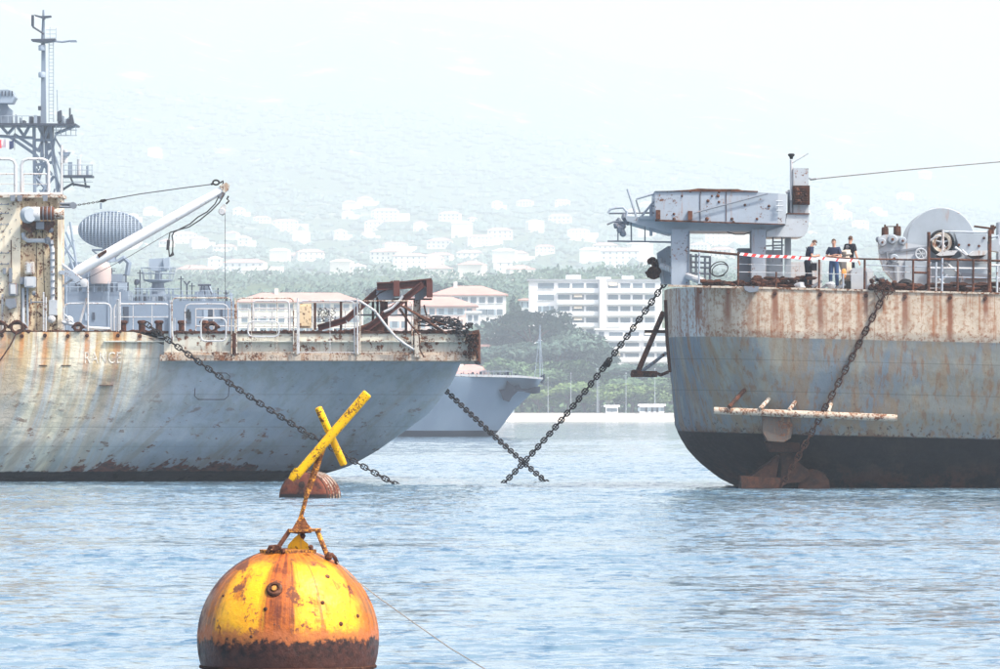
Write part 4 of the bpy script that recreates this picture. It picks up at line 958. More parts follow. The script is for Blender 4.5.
lampbox('junction_box', 25, 34.5, 261.5, 274, M['whiterust']); lampbox('junction_box', 24.5, 35.5, 276.5, 287.5, M['palegrey'], .35); lampbox('wall_lamp', 8.5, 17.5, 283, 295.5, M['darkgrey'], .3)
for fn in (lambda m: m.pbox(20, 25, 277, 284, BD-.2, BD+.1), lambda m: m.pprism([(6, 299), (16, 298), (16, 307), (10, 309), (5, 305)], BD-.35, BD+.1), lambda m: m.lump(P(34, 293, BD-.1), .09, 8), lambda m: m.pbox(9, 12, 268, 282, BD-.15, BD), lambda m: m.pbox(3, 6, 268, 274, BD-.15, BD)):
    mb = MB(); fn(mb); mb.build('wall_fitting', M['darkgrey'], L)
mb = MB(); mb.ptube([(23, 288, BD), (23, 322, BD), (27, 328, BD), (27, 331, BD)], .07, 7); mb.build('drain_pipe', M['palegrey'], L)
mb = MB(); mb.ptube([(27.5, 288, BD+.02), (27.5, 326, BD+.02)], .05, 7); mb.build('drain_pipe', M['grey'], L)
mb = MB(); mb.ptube([(2.5, 294, BD-.1), (2.5, 331, BD-.1)], .04, 7); mb.build('stanchion', M['white'], L)
mb = MB(); mb.ptube([(31, 302, BD-.05), (45, 302, BD-.05)], .03, 6); mb.ptube([(31, 299, BD-.05), (31, 304, BD-.05)], .03, 6); mb.build('wall_handle', M['darkgrey'], L)
for py in (204.5, 213.5, 224.5, 253, 264):
    mb = MB(); mb.ptube([(-8, py, BD-.1), (9, py, BD-.1)], .016, 5)
    for px in (-5, 1.5, 8): mb.ptube([(px, py-.8, BD-.1), (px, py, BD+.05)], .03, 5)
    mb.build('grab_rail', M['darkgrey'], L)
mb = MB()
for i in range(60):
    px, py = q.uniform(0, 57), q.uniform(200, 322); c = P(px, py, BD); mb.lathe([(.022, 0), (.022, .05)], (c.x, BD-.03 if px < 20.5 else BD+.09, c.z), (0, 1, 0), 6)
mb.build('bolt_row', M['darkgrey'], L, kind='stuff')
for cx, cy, r in ((51.5, 319, 4), (69, 320.5, 4.5)):
    mb = MB(); c = P(cx, cy, BD-.2); mb.lathe([(r*LK, 0), (r*LK*1.05, .05), (r*LK*.7, .12)], c, (0, -1, 0), 16); mb.lathe([(r*LK*.4, .13), (r*LK*.3, .2)], c, (0, -1, 0), 10); mb.build('valve_wheel', M['white'], L)
mb = MB(); mb.ptube([(62, 322, BD-.3), (75, 325, BD-.3), (90, 328, BD-.4), (110, 329, BD-.3)], .07, 7); mb.ptube([(64, 314, BD-.3), (78, 327, BD-.3)], .035, 7); mb.build('hose', M['palegrey'], L)
# crane boom
cr = BD+.2
boom = MB(); a = P(73, 274, cr); b = P(226, 188, cr)
boom.tube([a, a.lerp(b, .04), a.lerp(b, .3), a.lerp(b, .75), b], [.11, .21, .22, .19, .14], 14); boom.build('boom', M['boomwhite'], L)
m = MB(); m.pprism([(97, 254.5), (106, 249.5), (107, 252), (99, 258)], cr-.24, cr-.14); m.build('boom_patch', M['rustdark'], L)
m = MB(); m.pprism([(108, 258), (131, 245.5), (131, 242.5), (107, 255)], cr-.12, cr+.1); m.build('boom_rail', M['grey'], L)
m = MB(); m.pprism([(219, 186), (226, 182.5), (229.5, 184.5), (228, 190), (224, 193)], cr-.16, cr+.16); m.build('boom_head', M['whiterust'], L)
m = MB(); m.pprism([(59, 270.5), (72, 270.5), (77, 275), (80, 281), (76, 283), (70, 277), (59, 273.5)], cr-.3, cr+.3); m.pprism([(60, 263), (75, 272), (72, 276), (60, 266)], cr-.1, cr+.1); m.build('boom_heel', M['greyrust'], L)
m = MB(); m.lathe([(4.2*LK, 0), (4.4*LK, .06), (2*LK, .09)], P(84.5, 283, cr-.25), (0, -1, 0), 18); m.build('sheave', M['white'], L)
m = MB(); m.ptube([(60, 288, cr), (77, 276, cr)], .05, 6); m.ptube([(62, 264, cr-.2), (82, 279, cr-.2)], .04, 6); m.build('heel_strut', M['white'], L)
m = MB(); m.pbox(60, 73, 203, 207.5, BD, BD+.35); m.ptube([(60, 203.6, BD-.05), (73, 203.6, BD-.05)], .05, 6); m.ptube([(60, 207, BD-.05), (73, 207, BD-.05)], .05, 6); m.lathe([(.13, 0), (.13, .3)], P(73, 205.3, BD-.1), (0, 1, 0), 10); m.build('stay_bracket', M['darkgrey'], L)
# stay: chain part, shackle and wire
for i in range(12):
    t_ = i/12; p = P(75+27*t_, 205.5-4.3*t_, cr); m = MB(); d = Vector((.985, 0, .15)); s_ = Vector((0, 1, 0)) if i % 2 else Vector((-.15, 0, .985))
    m.tube([p+d*.055*math.cos(a)+s_*.028*math.sin(a) for a in [j*math.pi/4 for j in range(9)]], .012, 4); m.build('stay_link', M['chain'], L)
m = MB(); m.pprism([(98, 202), (101, 199.5), (105, 199), (107, 200.5), (103, 202.5)], cr-.06, cr+.06); m.build('shackle', M['chain'], L)
m = MB(); m.ptube([(104, 200.3, cr), (140, 194, cr), (180, 188.4, cr), (212, 184.3, cr)], .022, 6); m.build('topping_wire', M['wire'], L)
m = MB(); c = P(216, 182.5, cr); m.tube([c+Vector((.12*math.cos(a), 0, .09*math.sin(a))) for a in [j*math.pi/6 for j in range(13)]], .035, 6); m.ptube([(211, 184.4, cr), (213.5, 183.5, cr)], .05, 6); m.ptube([(220, 183, cr), (223, 181, cr), (223, 185, cr)], .04, 6); m.build('shackle', M['chain'], L)
m = MB(); m.ptube([(85, 279, cr-.1), (91, 276.5, cr-.1), (130, 256, cr-.1), (168, 233.5, cr-.1), (172, 232, cr-.15)], .012, 5); m.build('fall_wire', M['wire'], L)
m = MB(); m.pprism([(216, 190), (224, 190), (225, 194), (221, 200), (217, 197)], cr-.12, cr+.12); m.build('head_block', M['darkgrey'], L)
m = MB(); pts = [(219, 196), (215, 204), (207, 212), (198, 217), (190, 224), (182, 228), (174, 232), (172, 236), (173, 242), (172.5, 252), (172, 255)]; m.ptube([(a, b, cr-.15) for a, b in pts], .028, 6)
pts = [(224, 195), (219, 203), (211, 211), (200, 220), (189, 227), (178, 230), (170, 232.5), (169, 238), (168.5, 247), (169.5, 257)]; m.ptube([(a, b, cr-.22) for a, b in pts], .028, 6); m.build('hanging_rope', M['rope'], L)
m = MB(); m.ptube([(168.5, 240, cr-.2), (167.8, 250, cr-.2)], .06, 6); m.pprism([(170, 255), (173, 251), (174, 255), (170, 257)], cr-.28, cr-.1); m.build('rope_end', M['rope'], L)
m = MB(); m.ptube([(228.5, 196, cr), (227, 199, cr), (229, 201, cr), (226, 204, cr)], .035, 6); m.build('hook_link', M['chain'], L)
m = MB(); c = P(222, 211.5, cr-.05); m.lathe([(3.2*LK, -.05), (3.6*LK, 0), (3.6*LK, .08), (3*LK, .12)], c, (0, -1, 0), 14); m.pprism([(220.5, 207), (224, 204), (226, 206), (225, 214), (222, 216)], cr-.06, cr+.06); m.build('hook_block', M['white'], L)
m = MB(); m.ptube([(225, 206, cr), (225.3, 331, cr)], .011, 5); m.build('hoist_line', M['wire'], L)

# ---------------------------------------------------------------- right hulk
RD = 194.0; RK = RD/F
def RX(px): return (px-500)*RK
def RZ(py, D=RD): return H+(HOR-py)/F*D
def deckpy(px): return 285.3+(px-665)*.024
SH = thing('naval_hulk', 'rusty black bottomed hulk on the right with steel gantry and big winch', 'ship', (RX(800), RD+8, 0))
oxr = RX(800)
def right_hull_material():
    g = G('rust_mottled_hull_paint'); x, y, z = g.sep(g.obj)
    zr = g.math('ADD', z, g.math('MULTIPLY', g.math('SUBTRACT', x, RX(665)-oxr), .024))
    n1 = g.noise(g.scl(g.obj, (1.1, 1.1, .5)), 1, 5, .7); n2 = g.noise(g.obj, 5.5, 6, .75); n3 = g.noise(g.scl(g.obj, (1, 1, .8)), 14, 4, .7)
    st = g.noise(g.scl(g.obj, (2.6, 2.6, .14)), 1, 5, .6); st2 = g.noise(g.scl(g.obj, (6, 6, .13)), 1, 4, .6)
    # upper band: pale paint worn through to rust
    up = g.mix(g.ramp(n1, .35, .65), (.46, .40, .32), (.36, .29, .22))
    blue = g.ramp(g.math('ABSOLUTE', g.math('SUBTRACT', x, RX(692)-oxr)), .15, .8, 1, 0)
    up = g.mix(g.mul(blue, .75), up, (.44, .49, .52))
    up = g.mix(g.mul(g.ramp(n2, .48, .57), .6), up, (.30, .19, .12))
    up = g.mix(g.mul(g.ramp(g.math('ADD', g.math('MULTIPLY', st, .75), g.math('MULTIPLY', n2, .25)), .50, .60), .6), up, (.25, .115, .065))
    up = g.mix(g.mul(g.ramp(g.math('ADD', g.math('MULTIPLY', st2, .7), g.math('MULTIPLY', n1, .3)), .535, .61), .75), up, (.24, .085, .03))
    for px, w, ln in ((700, .09, 1.6), (728, .12, 1.7), (775, .10, 1.8), (820, .13, 2.2), (866, .08, 1.3), (905, .13, 1.9), (950, .11, 2.4), (985, .08, 1.2)):
        d = g.math('ABSOLUTE', g.math('SUBTRACT', g.math('ADD', x, g.math('MULTIPLY', g.math('SUBTRACT', st2, .5), .3)), RX(px)-oxr))
        up = g.mix(g.mul(g.ramp(d, w*.2, w*1.6, 1, 0), g.ramp(g.math('SUBTRACT', 7.1, zr), ln*.4, ln, 1, 0), .85), up, (.17, .06, .03))
    lowedge = g.ramp(zr, 5.4, 6.1, 1, 0)
    up = g.mix(g.mul(g.ramp(g.math('ADD', n2, g.math('MULTIPLY', lowedge, .06)), .57, .66), .8), up, (.21, .09, .05))
    up = g.mix(g.mul(g.ramp(n3, .66, .72), .8), up, (.07, .045, .035))
    # lower plating: grey green, with the bluish shade of the curved end painted in
    nl = g.noise(g.scl(g.obj, (.5, .5, .22)), 1, 5, .65)
    endz = g.ramp(g.math('ADD', x, g.math('MULTIPLY', z, -.25)), RX(672)-oxr-1, RX(790)-oxr-1, 1, 0)
    lo = g.mix(g.ramp(g.math('ADD', nl, g.math('MULTIPLY', endz, .16)), .46, .66), (.205, .205, .185), (.15, .185, .215))
    lo = g.mix(g.mul(g.ramp(st, .46, .62), .6), lo, (.25, .165, .09))
    lo = g.mix(g.mul(g.ramp(st2, .53, .64), .6), lo, (.20, .10, .05))
    lo = g.mix(g.mul(g.ramp(n1, .5, .64), .4), lo, (.30, .31, .26))
    near = g.ramp(zr, 1.9, 2.9, 1, 0)
    lo = g.mix(g.ramp(g.math('ADD', n2, g.math('MULTIPLY', near, .10)), .64, .69), lo, (.075, .04, .03))
    lo = g.mix(g.mul(g.ramp(g.math('ADD', n1, g.math('MULTIPLY', near, .12)), .60, .68), near, .8), lo, (.15, .075, .045))
    for zz in (3.5, 4.6):
        lo = g.mix(g.mul(g.ramp(g.math('ABSOLUTE', g.math('SUBTRACT', zr, zz)), .008, .022, 1, 0), .35), lo, (.08, .07, .06))
    c = g.mix(g.ramp(zr, 5.36, 5.40), lo, up)
    sm = g.math('ADD', zr, g.math('MULTIPLY', g.math('SUBTRACT', n2, .5), .12))
    bt = g.mix(g.ramp(n1, .4, .7), (.010, .010, .012), (.022, .019, .018)); bt = g.mix(g.mul(g.ramp(z, .15, 1.1, 1, 0), g.ramp(n1, .42, .62)), bt, (.075, .032, .022))
    c = g.mix(g.ramp(sm, 1.98, 2.05), bt, c)
    g.bump(g.math('ADD', g.math('MULTIPLY', g.noise(g.scl(g.obj, (.6, .6, .9)), 1, 2, .5), 5.0), n2), .45, .03)
    return g.out(c, g.ramp(n2, .4, .6, .7, .9), spec=.15)
DC = RD+8
def rx(px, D): return (px-500)/F*D
pr = [(z_, x_) for z_, x_ in [(RZ(py, DC), rx(px, DC)) for px, py in ((664.5, 284), (665, 300), (666, 335), (668.5, 360), (672, 385), (675, 425), (680, 437), (688, 450), (699, 462), (719, 478), (735, 486), (760, 495), (800, 510))]]
bwR = [(-1.2, 4.6), (0, 5.4), (1.2, 6.5), (2.6, 7.2), (4.2, 7.7), (5.36, 7.95), (5.5, 8), (9, 8)]
xfar_ref = RX(665)
hr = hull_mesh(RX(1500), RX(770), pr, bwR, DC, RZ(285.3), 46, 2.3, slope=-.024, sgn=-1, nc=44, x0f=lambda z: RX(interp([(-1.2, 1000), (0, 930), (2, 830), (5, 770), (8, 760)], z)))
hr.build('hull', right_hull_material(), SH)
mb = MB(); mb.pprism([(668, 284.6), (1500, 304.6), (1500, 306.4), (668, 286.6)], RD-.04, RD+.03); mb.build('deck_edge_strip', M['ledge'], SH)
for px in (700, 728, 775, 820, 866, 905, 950, 985):
    mb = MB(); c = P(px, deckpy(px)+5.5, RD); mb.lathe([(.07, -.06), (.07, .05), (.045, .055)], c, (0, -1, 0), 12); mb.build('scupper', M['rustdark'], SH)
# fender tube and its struts
D = RD+.35
mb = MB(); mb.ptube([(714, 410.5, D+.3), (800, 414, D), (897, 418, D)], .125, 12); mb.build('fender_tube', M['ledge'], SH)
for (a_, b_) in (((729, 407), (745, 389.5)), ((760, 409), (774, 393)), ((789, 410.5), (802, 392)), ((828, 412), (834, 395))):
    mb = MB(); mb.ptube([(a_[0], a_[1], D), (b_[0], b_[1], D+.75)], .075, 8); mb.build('fender_strut', M['rust'] if a_[0] < 740 else M['whiterust'], SH)
# rudder stock housing and plates near the water
mb = MB(); mb.pprism([(763, 414), (790, 415), (793, 425), (791, 438), (784, 442), (768, 441), (763, 432)], RD+.55, RD+2.6); mb.build('stock_housing', paint('grimy_brown_paint', (.12, .10, .085), .6, 2, .7, .5), SH)
mb = MB(); mb.pprism([(765, 441), (800, 443), (800, 452), (769, 452)], RD+.75, RD+2.8); mb.build('stock_collar', M['wetrust'], SH)
mb = MB(); mb.pprism([(780, 453), (792, 453), (798, 462), (814, 474), (800, 482), (780, 484), (782, 466)], RD+.9, RD+2.8); mb.build('bearing_bracket', M['wetrust'], SH)
mb = MB(); mb.pprism([(752, 476), (765, 466), (778, 455), (780, 456), (776, 478), (780, 489), (741, 489), (742, 476)], RD+.9, RD+3.2); mb.build('rust_plate', M['wetrust'], SH)
mb = MB(); mb.pprism([(798, 487), (801, 478), (806, 471), (814, 469), (824, 473), (829, 480), (830, 492), (798, 492)], RD+1.0, RD+3.4); mb.build('propeller_guard', M['wetrust'], SH)
mb = MB(); mb.pprism([(741, 476), (780, 478), (782, 488), (742, 488)], RD+.8, RD+3.0); mb.build('lower_plate', M['rustdark'], SH)
# tubular frame at the hull end
E = DC-2.5
mb = MB(); mb.ptube([(637, 374, E), (663.5, 312, E+.4)], .10, 9); mb.build('boat_boom', M['rust'], SH)
mb = MB(); mb.ptube([(640, 373, E), (666, 353, E+.6)], .065, 8); mb.build('boom_brace', M['greyrust'], SH)
mb = MB(); mb.ptube([(632.5, 374, E-.1), (657, 374, E)], [.115, .115], 10); mb.ptube([(656, 373, E), (661, 375, E), (668, 372, E+.2)], .06, 7); mb.lump(P(633.5, 373.5, E-.1), .14, 2); mb.build('boom_foot', M['rust'], SH)
mb = MB(); mb.ptube([(644.5, 331.5, E), (668, 331.5, E)], .055, 8); mb.build('stub_pipe', M['rustdark'], SH)
mb = MB(); mb.ptube([(665.5, 300, DC-5), (667, 340, DC-5), (670, 372, DC-4.6)], .06, 6); mb.build('end_moulding', M['rustdark'], SH)
# stern roller and chain stopper at the end of the deck
E2 = RD+4
mb = MB(); mb.pprism([(657, 253), (668, 246), (672, 246), (672, 284), (664, 284), (661, 272), (658, 262)], E2, E2+.5); mb.build('fairlead_cheek', M['greyrust'], SH)
mb = MB(); mb.lathe([(6*RK, 0), (7*RK, .1), (6.2*RK, .3), (7*RK, .55), (6*RK, .65)], P(653, 273, E2-.35), (.2, 1, .1), 14); mb.build('stern_roller', M['rustdark'], SH)
mb = MB()
q = random.Random(21)
for i in range(12): mb.lump(P(q.uniform(649, 660), q.uniform(260, 277), E2-.1+q.random()*.4), q.uniform(.1, .2), i, (1, 1, .8))
mb.build('seized_fitting', M['rustdark'], SH)
mb = MB(); mb.ptube([(646, 271.5, E2), (652, 270, E2), (656, 264, E2)], .03, 6); mb.ptube([(660, 258, E2-.1), (661, 275, E2-.1), (663, 284, E2-.1)], .06, 6); mb.build('roller_bar', M['palegrey'], SH)
mb = MB(); mb.ptube([(662, 266, E2-.5), (697, 279.5, RD+.4)], .11, 10); mb.ptube([(694, 278.4, RD+.5), (703, 281.5, RD+.3)], .13, 10); mb.build('deck_davit_pole', M['white'], SH)
# gantry
GD = RD+1.2
mb = MB(); mb.pbox(671.5, 689, 229, 286, GD, GD+.9); mb.build('gantry_pillar', M['greyrust'], SH)
mb = MB(); mb.pbox(688.6, 689.8, 231, 286, GD-.05, GD+.95); mb.build('pillar_flange', M['darkgrey'], SH)
mb = MB(); mb.pbox(751.5, 766, 229, 287, GD, GD+.9); mb.build('gantry_pillar', M['greyrust'], SH)
mb = MB(); mb.pbox(751, 752, 231, 287, GD-.05, GD+.95); mb.build('pillar_flange', M['darkgrey'], SH)
mb = MB(); mb.pprism([(625, 216.5), (660, 217.5), (790, 222), (786, 229), (767, 231.5), (690, 231), (671, 233.5), (640, 225), (627, 221)], GD+.1, GD+3.2); mb.build('gantry_girder', M['grey'], SH)
mb = MB(); mb.pbox(640, 672, 216, 219, GD, GD+3.4); mb.build('girder_shelf', M['grey'], SH)
mb = MB(); mb.pprism([(655, 190.8), (718, 190.6), (745, 191.2), (772, 193.2), (778, 193.5), (778, 224.4), (655, 220.3)], GD-.5, GD+3.6); mb.build('gantry_housing', M['greyrust'], SH)
mb = MB(); mb.pprism([(777.8, 193.4), (787, 194.5), (785.5, 224.4), (777.8, 224.2)], GD-.46, GD+3.5); mb.build('housing_end', M['palegrey'], SH)
for px in (700, 726):
    mb = MB(); mb.pbox(px, px+.5, 191.2, 221, GD-.53, GD-.49); mb.build('plate_seam', M['rust'], SH)
mb = MB(); mb.pprism([(672, 190.8), (690, 189.6), (698, 188.4), (715, 189), (738, 189), (742, 190.2), (758, 191), (758, 192), (655, 191.4)], GD-.55, GD+3.65); mb.build('roof_flashing', M['rust'], SH)
mb = MB(); mb.pprism([(655, 219.4), (785, 224), (785, 224.9), (655, 221.2)], GD-.54, GD-.5); mb.build('lower_lip', M['rust'], SH)
mb = MB(); mb.ptube([(694, 213, GD-.6), (768, 193.6, GD-.6)], .025, 5); mb.build('housing_brace', M['darkgrey'], SH)
for px, py in ((690, 215), (658, 214)):
    mb = MB(); mb.pbox(px-2, px+2.4, py-4, py+5, GD-.64, GD-.5); mb.build('hinge_plate', M['rust'], SH)
for px, py, r in ((733.5, 222, .05), (708, 201, .06), (718, 196, .06), (719, 202, .05), (745, 205, .05), (682, 196, .04), (674, 214, .05), (674, 219, .06), (707, 219, .07), (732, 219, .06), (712, 196, .04), (757, 219, .05), (719, 192, .05), (769, 206, .05)):
    mb = MB(); c = P(px, py, GD-.5); mb.lathe([(r, 0), (r*.8, .03), (r*.3, .05)], c, (0, -1, 0), 8); mb.build('rust_scab', M['rust'], SH)
mb = MB()
for py in (201, 206, 210.5): mb.ptube([(776, py, GD-.62), (783, py, GD-.62)], .02, 5)
mb.ptube([(778, 200, GD-.6), (778, 212, GD-.6)], .02, 5); mb.build('housing_ladder', M['palegrey'], SH)
# rounded trunk on the right and the lamp booth
pts = [(766.5, 236.8)]+[(800, 237), (804.5, 235.6), (807, 232), (808.4, 226), (809.2, 213.5), (787, 213.5), (785.5, 225.5), (766.5, 231.5)]
mb = MB(); mb.pprism(pts, GD+.0, GD+2.6); mb.build('rounded_trunk', M['palegrey'], SH)
mb = MB(); mb.pprism([(787, 213), (809.6, 213.2), (809.6, 214.4), (787, 214.2)], GD-.06, GD+2.7); mb.build('trunk_lip', M['rust'], SH)
mb = MB(); mb.pbox(793.5, 808.6, 168, 214, GD+.2, GD+1.2); mb.build('lamp_booth', M['palegrey'], SH)
mb = MB(); mb.pbox(793.3, 809.8, 185.5, 204.6, GD-.05, GD+1.25); o = mb.build('booth_grille', M['rustdark'], SH)
mb = MB()
for i in range(7): mb.pbox(795.5, 808, 187.5+i*2.3, 188.5+i*2.3, GD-.12, GD-.06)
mb.build('louvre', M['rust'], o)
mb = MB()
for i in range(9): mb.lump(P(q.uniform(797, 806), q.uniform(188, 202), GD-.1), q.uniform(.03, .07), i+40)
mb.build('nest_debris', M['rust'], o, kind='stuff')
mb = MB(); mb.ptube([(791.3, 213, GD+.3), (791.3, 160, GD+.3)], .05, 8); mb.build('vent_pole', M['palegrey'], SH)
mb = MB(); mb.lathe([(.05, 0), (.07, .08), (.12, .13), (.125, .17), (.08, .2)], P(791.3, 159.2, GD+.3), n=12); mb.build('vent_cap', M['black'], SH)
mb = MB(); mb.ptube([(792.5, 163, GD+.3), (797, 160, GD+.3), (808.3, 153.5, GD+.3)], .028, 6); mb.build('aerial_arm', M['palegrey'], SH)
mb = MB(); mb.pbox(788, 793, 190, 213, GD+.5, GD+.9); mb.build('cable_duct', M['darkgrey'], SH)
mb = MB(); mb.ptube([(786, 193, GD), (790, 191.6, GD), (790.5, 200, GD)], .06, 6); mb.build('duct_elbow', M['darkgrey'], SH)
# left outrigger of the gantry: bars and worn fittings
bars = [((609, 213.5), (657, 212.8), .03), ((636, 199, ), (655, 193.5), .04), ((627.5, 189), (637, 219), .045), ((636, 200), (640, 213), .03), ((641, 217), (655, 200), .04), ((607.5, 241), (672, 242.2), .032), ((618, 241.5), (618, 226), .025), ((631.5, 241.5), (631, 217), .028), ((645, 241.5), (645, 222), .025),
        ((637, 221), (655, 219), .04), ((651, 206), (651, 236), .06), ((655.5, 205), (655.5, 219), .04), ((651, 206), (657, 206), .03)]
for a_, b_, r in bars:
    mb = MB(); mb.ptube([(a_[0], a_[1], GD+.4), (b_[0], b_[1], GD+.4)], r, 7); mb.build('outrigger_bar', M['greyrust'] if r > .035 else M['darkgrey'], SH)
mb = MB(); mb.ptube([(608, 213.5, GD+.3), (610, 209.5, GD+.3), (616, 207.8, GD+.3), (623, 207.6, GD+.3), (627, 212, GD+.3), (626, 218, GD+.3)], .045, 7); mb.build('bent_hook', M['greyrust'], SH)
mb = MB(); mb.ptube([(607, 224.5, GD+.3), (613, 222, GD+.3), (620, 221, GD+.3), (626, 223, GD+.3)], .035, 7); mb.build('bent_hook', M['darkgrey'], SH)
mb = MB()
for i, (px, py, r) in enumerate(((616, 225, .1), (620, 229, .12), (623, 233, .11), (619, 221, .1), (624, 217, .12), (627, 221, .12), (623, 226, .1))): mb.lump(P(px, py, GD+.35), r, i+60, (1, 1, 1.3))
mb.build('seized_block', M['darkgrey'], SH)
mb = MB(); mb.pprism([(626, 216), (655, 218), (655, 222), (640, 221), (628, 219)], GD+.2, GD+.6); mb.build('outrigger_girder', M['greyrust'], SH)
mb = MB(); mb.ptube([(727, 232, GD+.4), (735, 234.4, GD+.4), (744, 234.4, GD+.4), (751, 232, GD+.4)], .02, 5); mb.build('loose_cable', M['rope'], SH)
# things under the gantry
def bars_part(name, lst, D, r, mat):
    mb = MB()
    for a_ in lst: mb.ptube([(p[0], p[1], D) for p in a_], r, 6)
    return mb.build(name, mat, SH)
bars_part('ladder_rack', [[(689, 256), (710, 257)], [(689, 262), (710, 263)], [(689, 267), (710, 268)], [(689, 273), (710, 274)], [(691, 254), (691, 278)], [(696, 254), (696, 280)], [(705, 256), (705, 281)], [(710, 256), (710, 281)]], RD+1.6, .04, M['darkgrey'])
c = P(719, 269, RD+1.4); mb = MB(); mb.tube([c+Vector((9*RK*math.cos(a), .05*math.sin(3*a), 7.4*RK*math.sin(a+.2))) for a in [j*math.pi/12 for j in range(25)]], .02, 5); mb.tube([c+Vector((8.4*RK*math.cos(a)+.05, .08, 6.4*RK*math.sin(a+.2)-.04)) for a in [j*math.pi/12 for j in range(2, 21)]], .018, 5); mb.build('cable_loop', M['rope'], SH)
mb = MB(); mb.pbox(738.5, 751, 249, 284, RD+1.8, RD+2.8); mb.pbox(738, 751.6, 248.2, 249.6, RD+1.7, RD+2.9); mb.build('vent_cabinet', M['darkgrey'], SH)
mb = MB(); mb.pbox(766.5, 783, 250, 287, RD+1.9, RD+3); mb.pbox(769, 780, 254, 282, RD+1.86, RD+1.9); mb.build('switch_cabinet', M['grey'], SH)
mb = MB(); mb.pbox(785, 791, 237, 287, RD+2.2, RD+2.5); mb.build('trunk_leg', M['grey'], SH)
bars_part('access_ladder', [[(773, 236), (773, 262)], [(782, 236), (782, 262)], [(773, 242), (782, 242)], [(773, 248), (782, 248)], [(766, 246), (784, 245)]], RD+1.6, .03, M['darkgrey'])
mb = MB(); mb.pbox(790, 822, 262, 288, RD+6, RD+7); mb.build('pale_locker', M['palegrey'], SH)
mb = MB(); q = random.Random(31)
for i in range(70): mb.lump(P(q.uniform(767, 812), q.uniform(277, 288), RD+1+q.random()), q.uniform(.05, .12), i, (q.uniform(1, 3), 1, .6))
mb.build('scrap_heap', M['rustdark'], SH, kind='stuff')
mb = MB()
for i in range(60): 
    px = q.uniform(700, 760); mb.lump(P(px, q.uniform(281, 285.5), RD+.2+q.random()*.6), q.uniform(.05, .13), i+200, (1.5, 1, .6))
for i in range(70):
    px = q.uniform(868, 1000); mb.lump(P(px, q.uniform(284, 292), RD+.3+q.random()*.8), q.uniform(.05, .15), i+300, (1.8, 1, .6))
mb.build('deck_debris', M['rustdark'], SH, kind='stuff')
for i, (px, py, r) in enumerate(((800, 286, .14), (831, 285, .13), (871, 286, .1), (757, 280, .17), (763, 283, .14))):
    mb = MB(); mb.lump(P(px, py, RD+.5), r, i+5, (1.5, 1, 1)); mb.build('rag' if i < 3 else 'rusty_valve', M['palegrey'] if i < 3 else M['rust'], SH)
for a_, b_ in (((812, 287), (822, 281)), ((820, 290), (832, 281)), ((834, 290), (845, 284)), ((874, 276), (884, 288)), ((871, 282), (884, 278))):
    mb = MB(); mb.pbeam((a_[0], a_[1], RD+.5), (b_[0], b_[1], RD+.5), .1, .1); mb.build('loose_plank', M['darkgrey'], SH)
mb = MB(); mb.pprism([(744, 286), (759, 286.4), (758, 291), (750, 292.5), (745, 290)], RD-.22, RD+.05); mb.build('hull_lug', M['darkgrey'], SH)
# rails: posts and bars, each its own part
RR = RD+.15
for px, y0, y1, r, m_ in ((699, 252, 284, .035, 'greyrust'), (738, 252, 287, .035, 'rust'), (776, 272, 289, .03, 'rust'), (819, 258, 290, .04, 'rust'), (843, 274, 290, .03, 'greyrust'), (864.5, 259, 291, .04, 'rust'), (913, 260, 293, .04, 'rust'), (928.5, 232, 293, .06, 'rust'), (936, 262, 293, .03, 'palegrey'), (942, 258, 293, .04, 'greyrust'), (957.5, 259, 293, .04, 'rust'),
                      (973, 259, 293, .04, 'rust'), (989.5, 230, 294, .07, 'rust'), (997, 266, 294, .04, 'palegrey'), (1012, 262, 295, .04, 'rust'), (1040, 262, 296, .04, 'rust')):
    mb = MB(); mb.ptube([(px, y1, RR), (px+.3, y0, RR)], r, 7); mb.build('rail_post', M[m_], SH)
for pts, r, m_ in (([(690, 250.5), (738, 254.5)], .045, 'rustdark'), ([(738, 254.5), (740, 255), (800, 256.8), (865, 259), (930, 260)], .03, 'rust'), ([(738, 272), (820, 273.5), (865, 275)], .014, 'palegrey'), ([(738, 264), (800, 265.8)], .012, 'palegrey'), ([(865, 265), (929, 267)], .02, 'greyrust'), ([(865, 271), (929, 273)], .016, 'palegrey'),
                   ([(913, 272.5), (930, 273)], .04, 'rust'), ([(944, 231.5), (990, 232.5)], .035, 'palegrey'), ([(929, 259), (1040, 262)], .04, 'rust'), ([(929, 268), (990, 268.8)], .04, 'white'), ([(929, 277), (990, 278)], .025, 'greyrust'), ([(929, 284), (990, 285)], .03, 'rustdark'), ([(990, 265.5), (1040, 266)], .05, 'white'), ([(990, 278), (1040, 279)], .03, 'palegrey')):
    mb = MB(); mb.ptube([(p[0], p[1], RR+.02) for p in pts], r, 7); mb.build('rail_bar', M[m_], SH)
mb = MB(); mb.ptube([(974, 226.3, RR+1), (995, 229, RR+1)], .04, 6); mb.ptube([(992.5, 225, RR+1), (992, 234, RR+1)], .07, 6); mb.ptube([(989, 230, RR+1), (996, 227, RR+1)], .05, 6); mb.build('post_arm', M['rustdark'], SH)
# deck cabinet by the people
mb = MB(); mb.pprism([(851, 291), (851, 270), (853, 268), (870, 268), (873, 271), (873, 291)], RD+.6, RD+1.7); mb.build('deck_cabinet', M['palegrey'], SH)
mb = MB(); mb.pprism([(867, 269), (873.4, 271), (873.4, 291), (867, 291)], RD+.55, RD+.62); mb.build('cabinet_panel', M['white'], SH)
mb = MB(); mb.pbox(846, 851, 281, 291, RD+.5, RD+1.2); mb.build('black_bin', M['black'], SH)
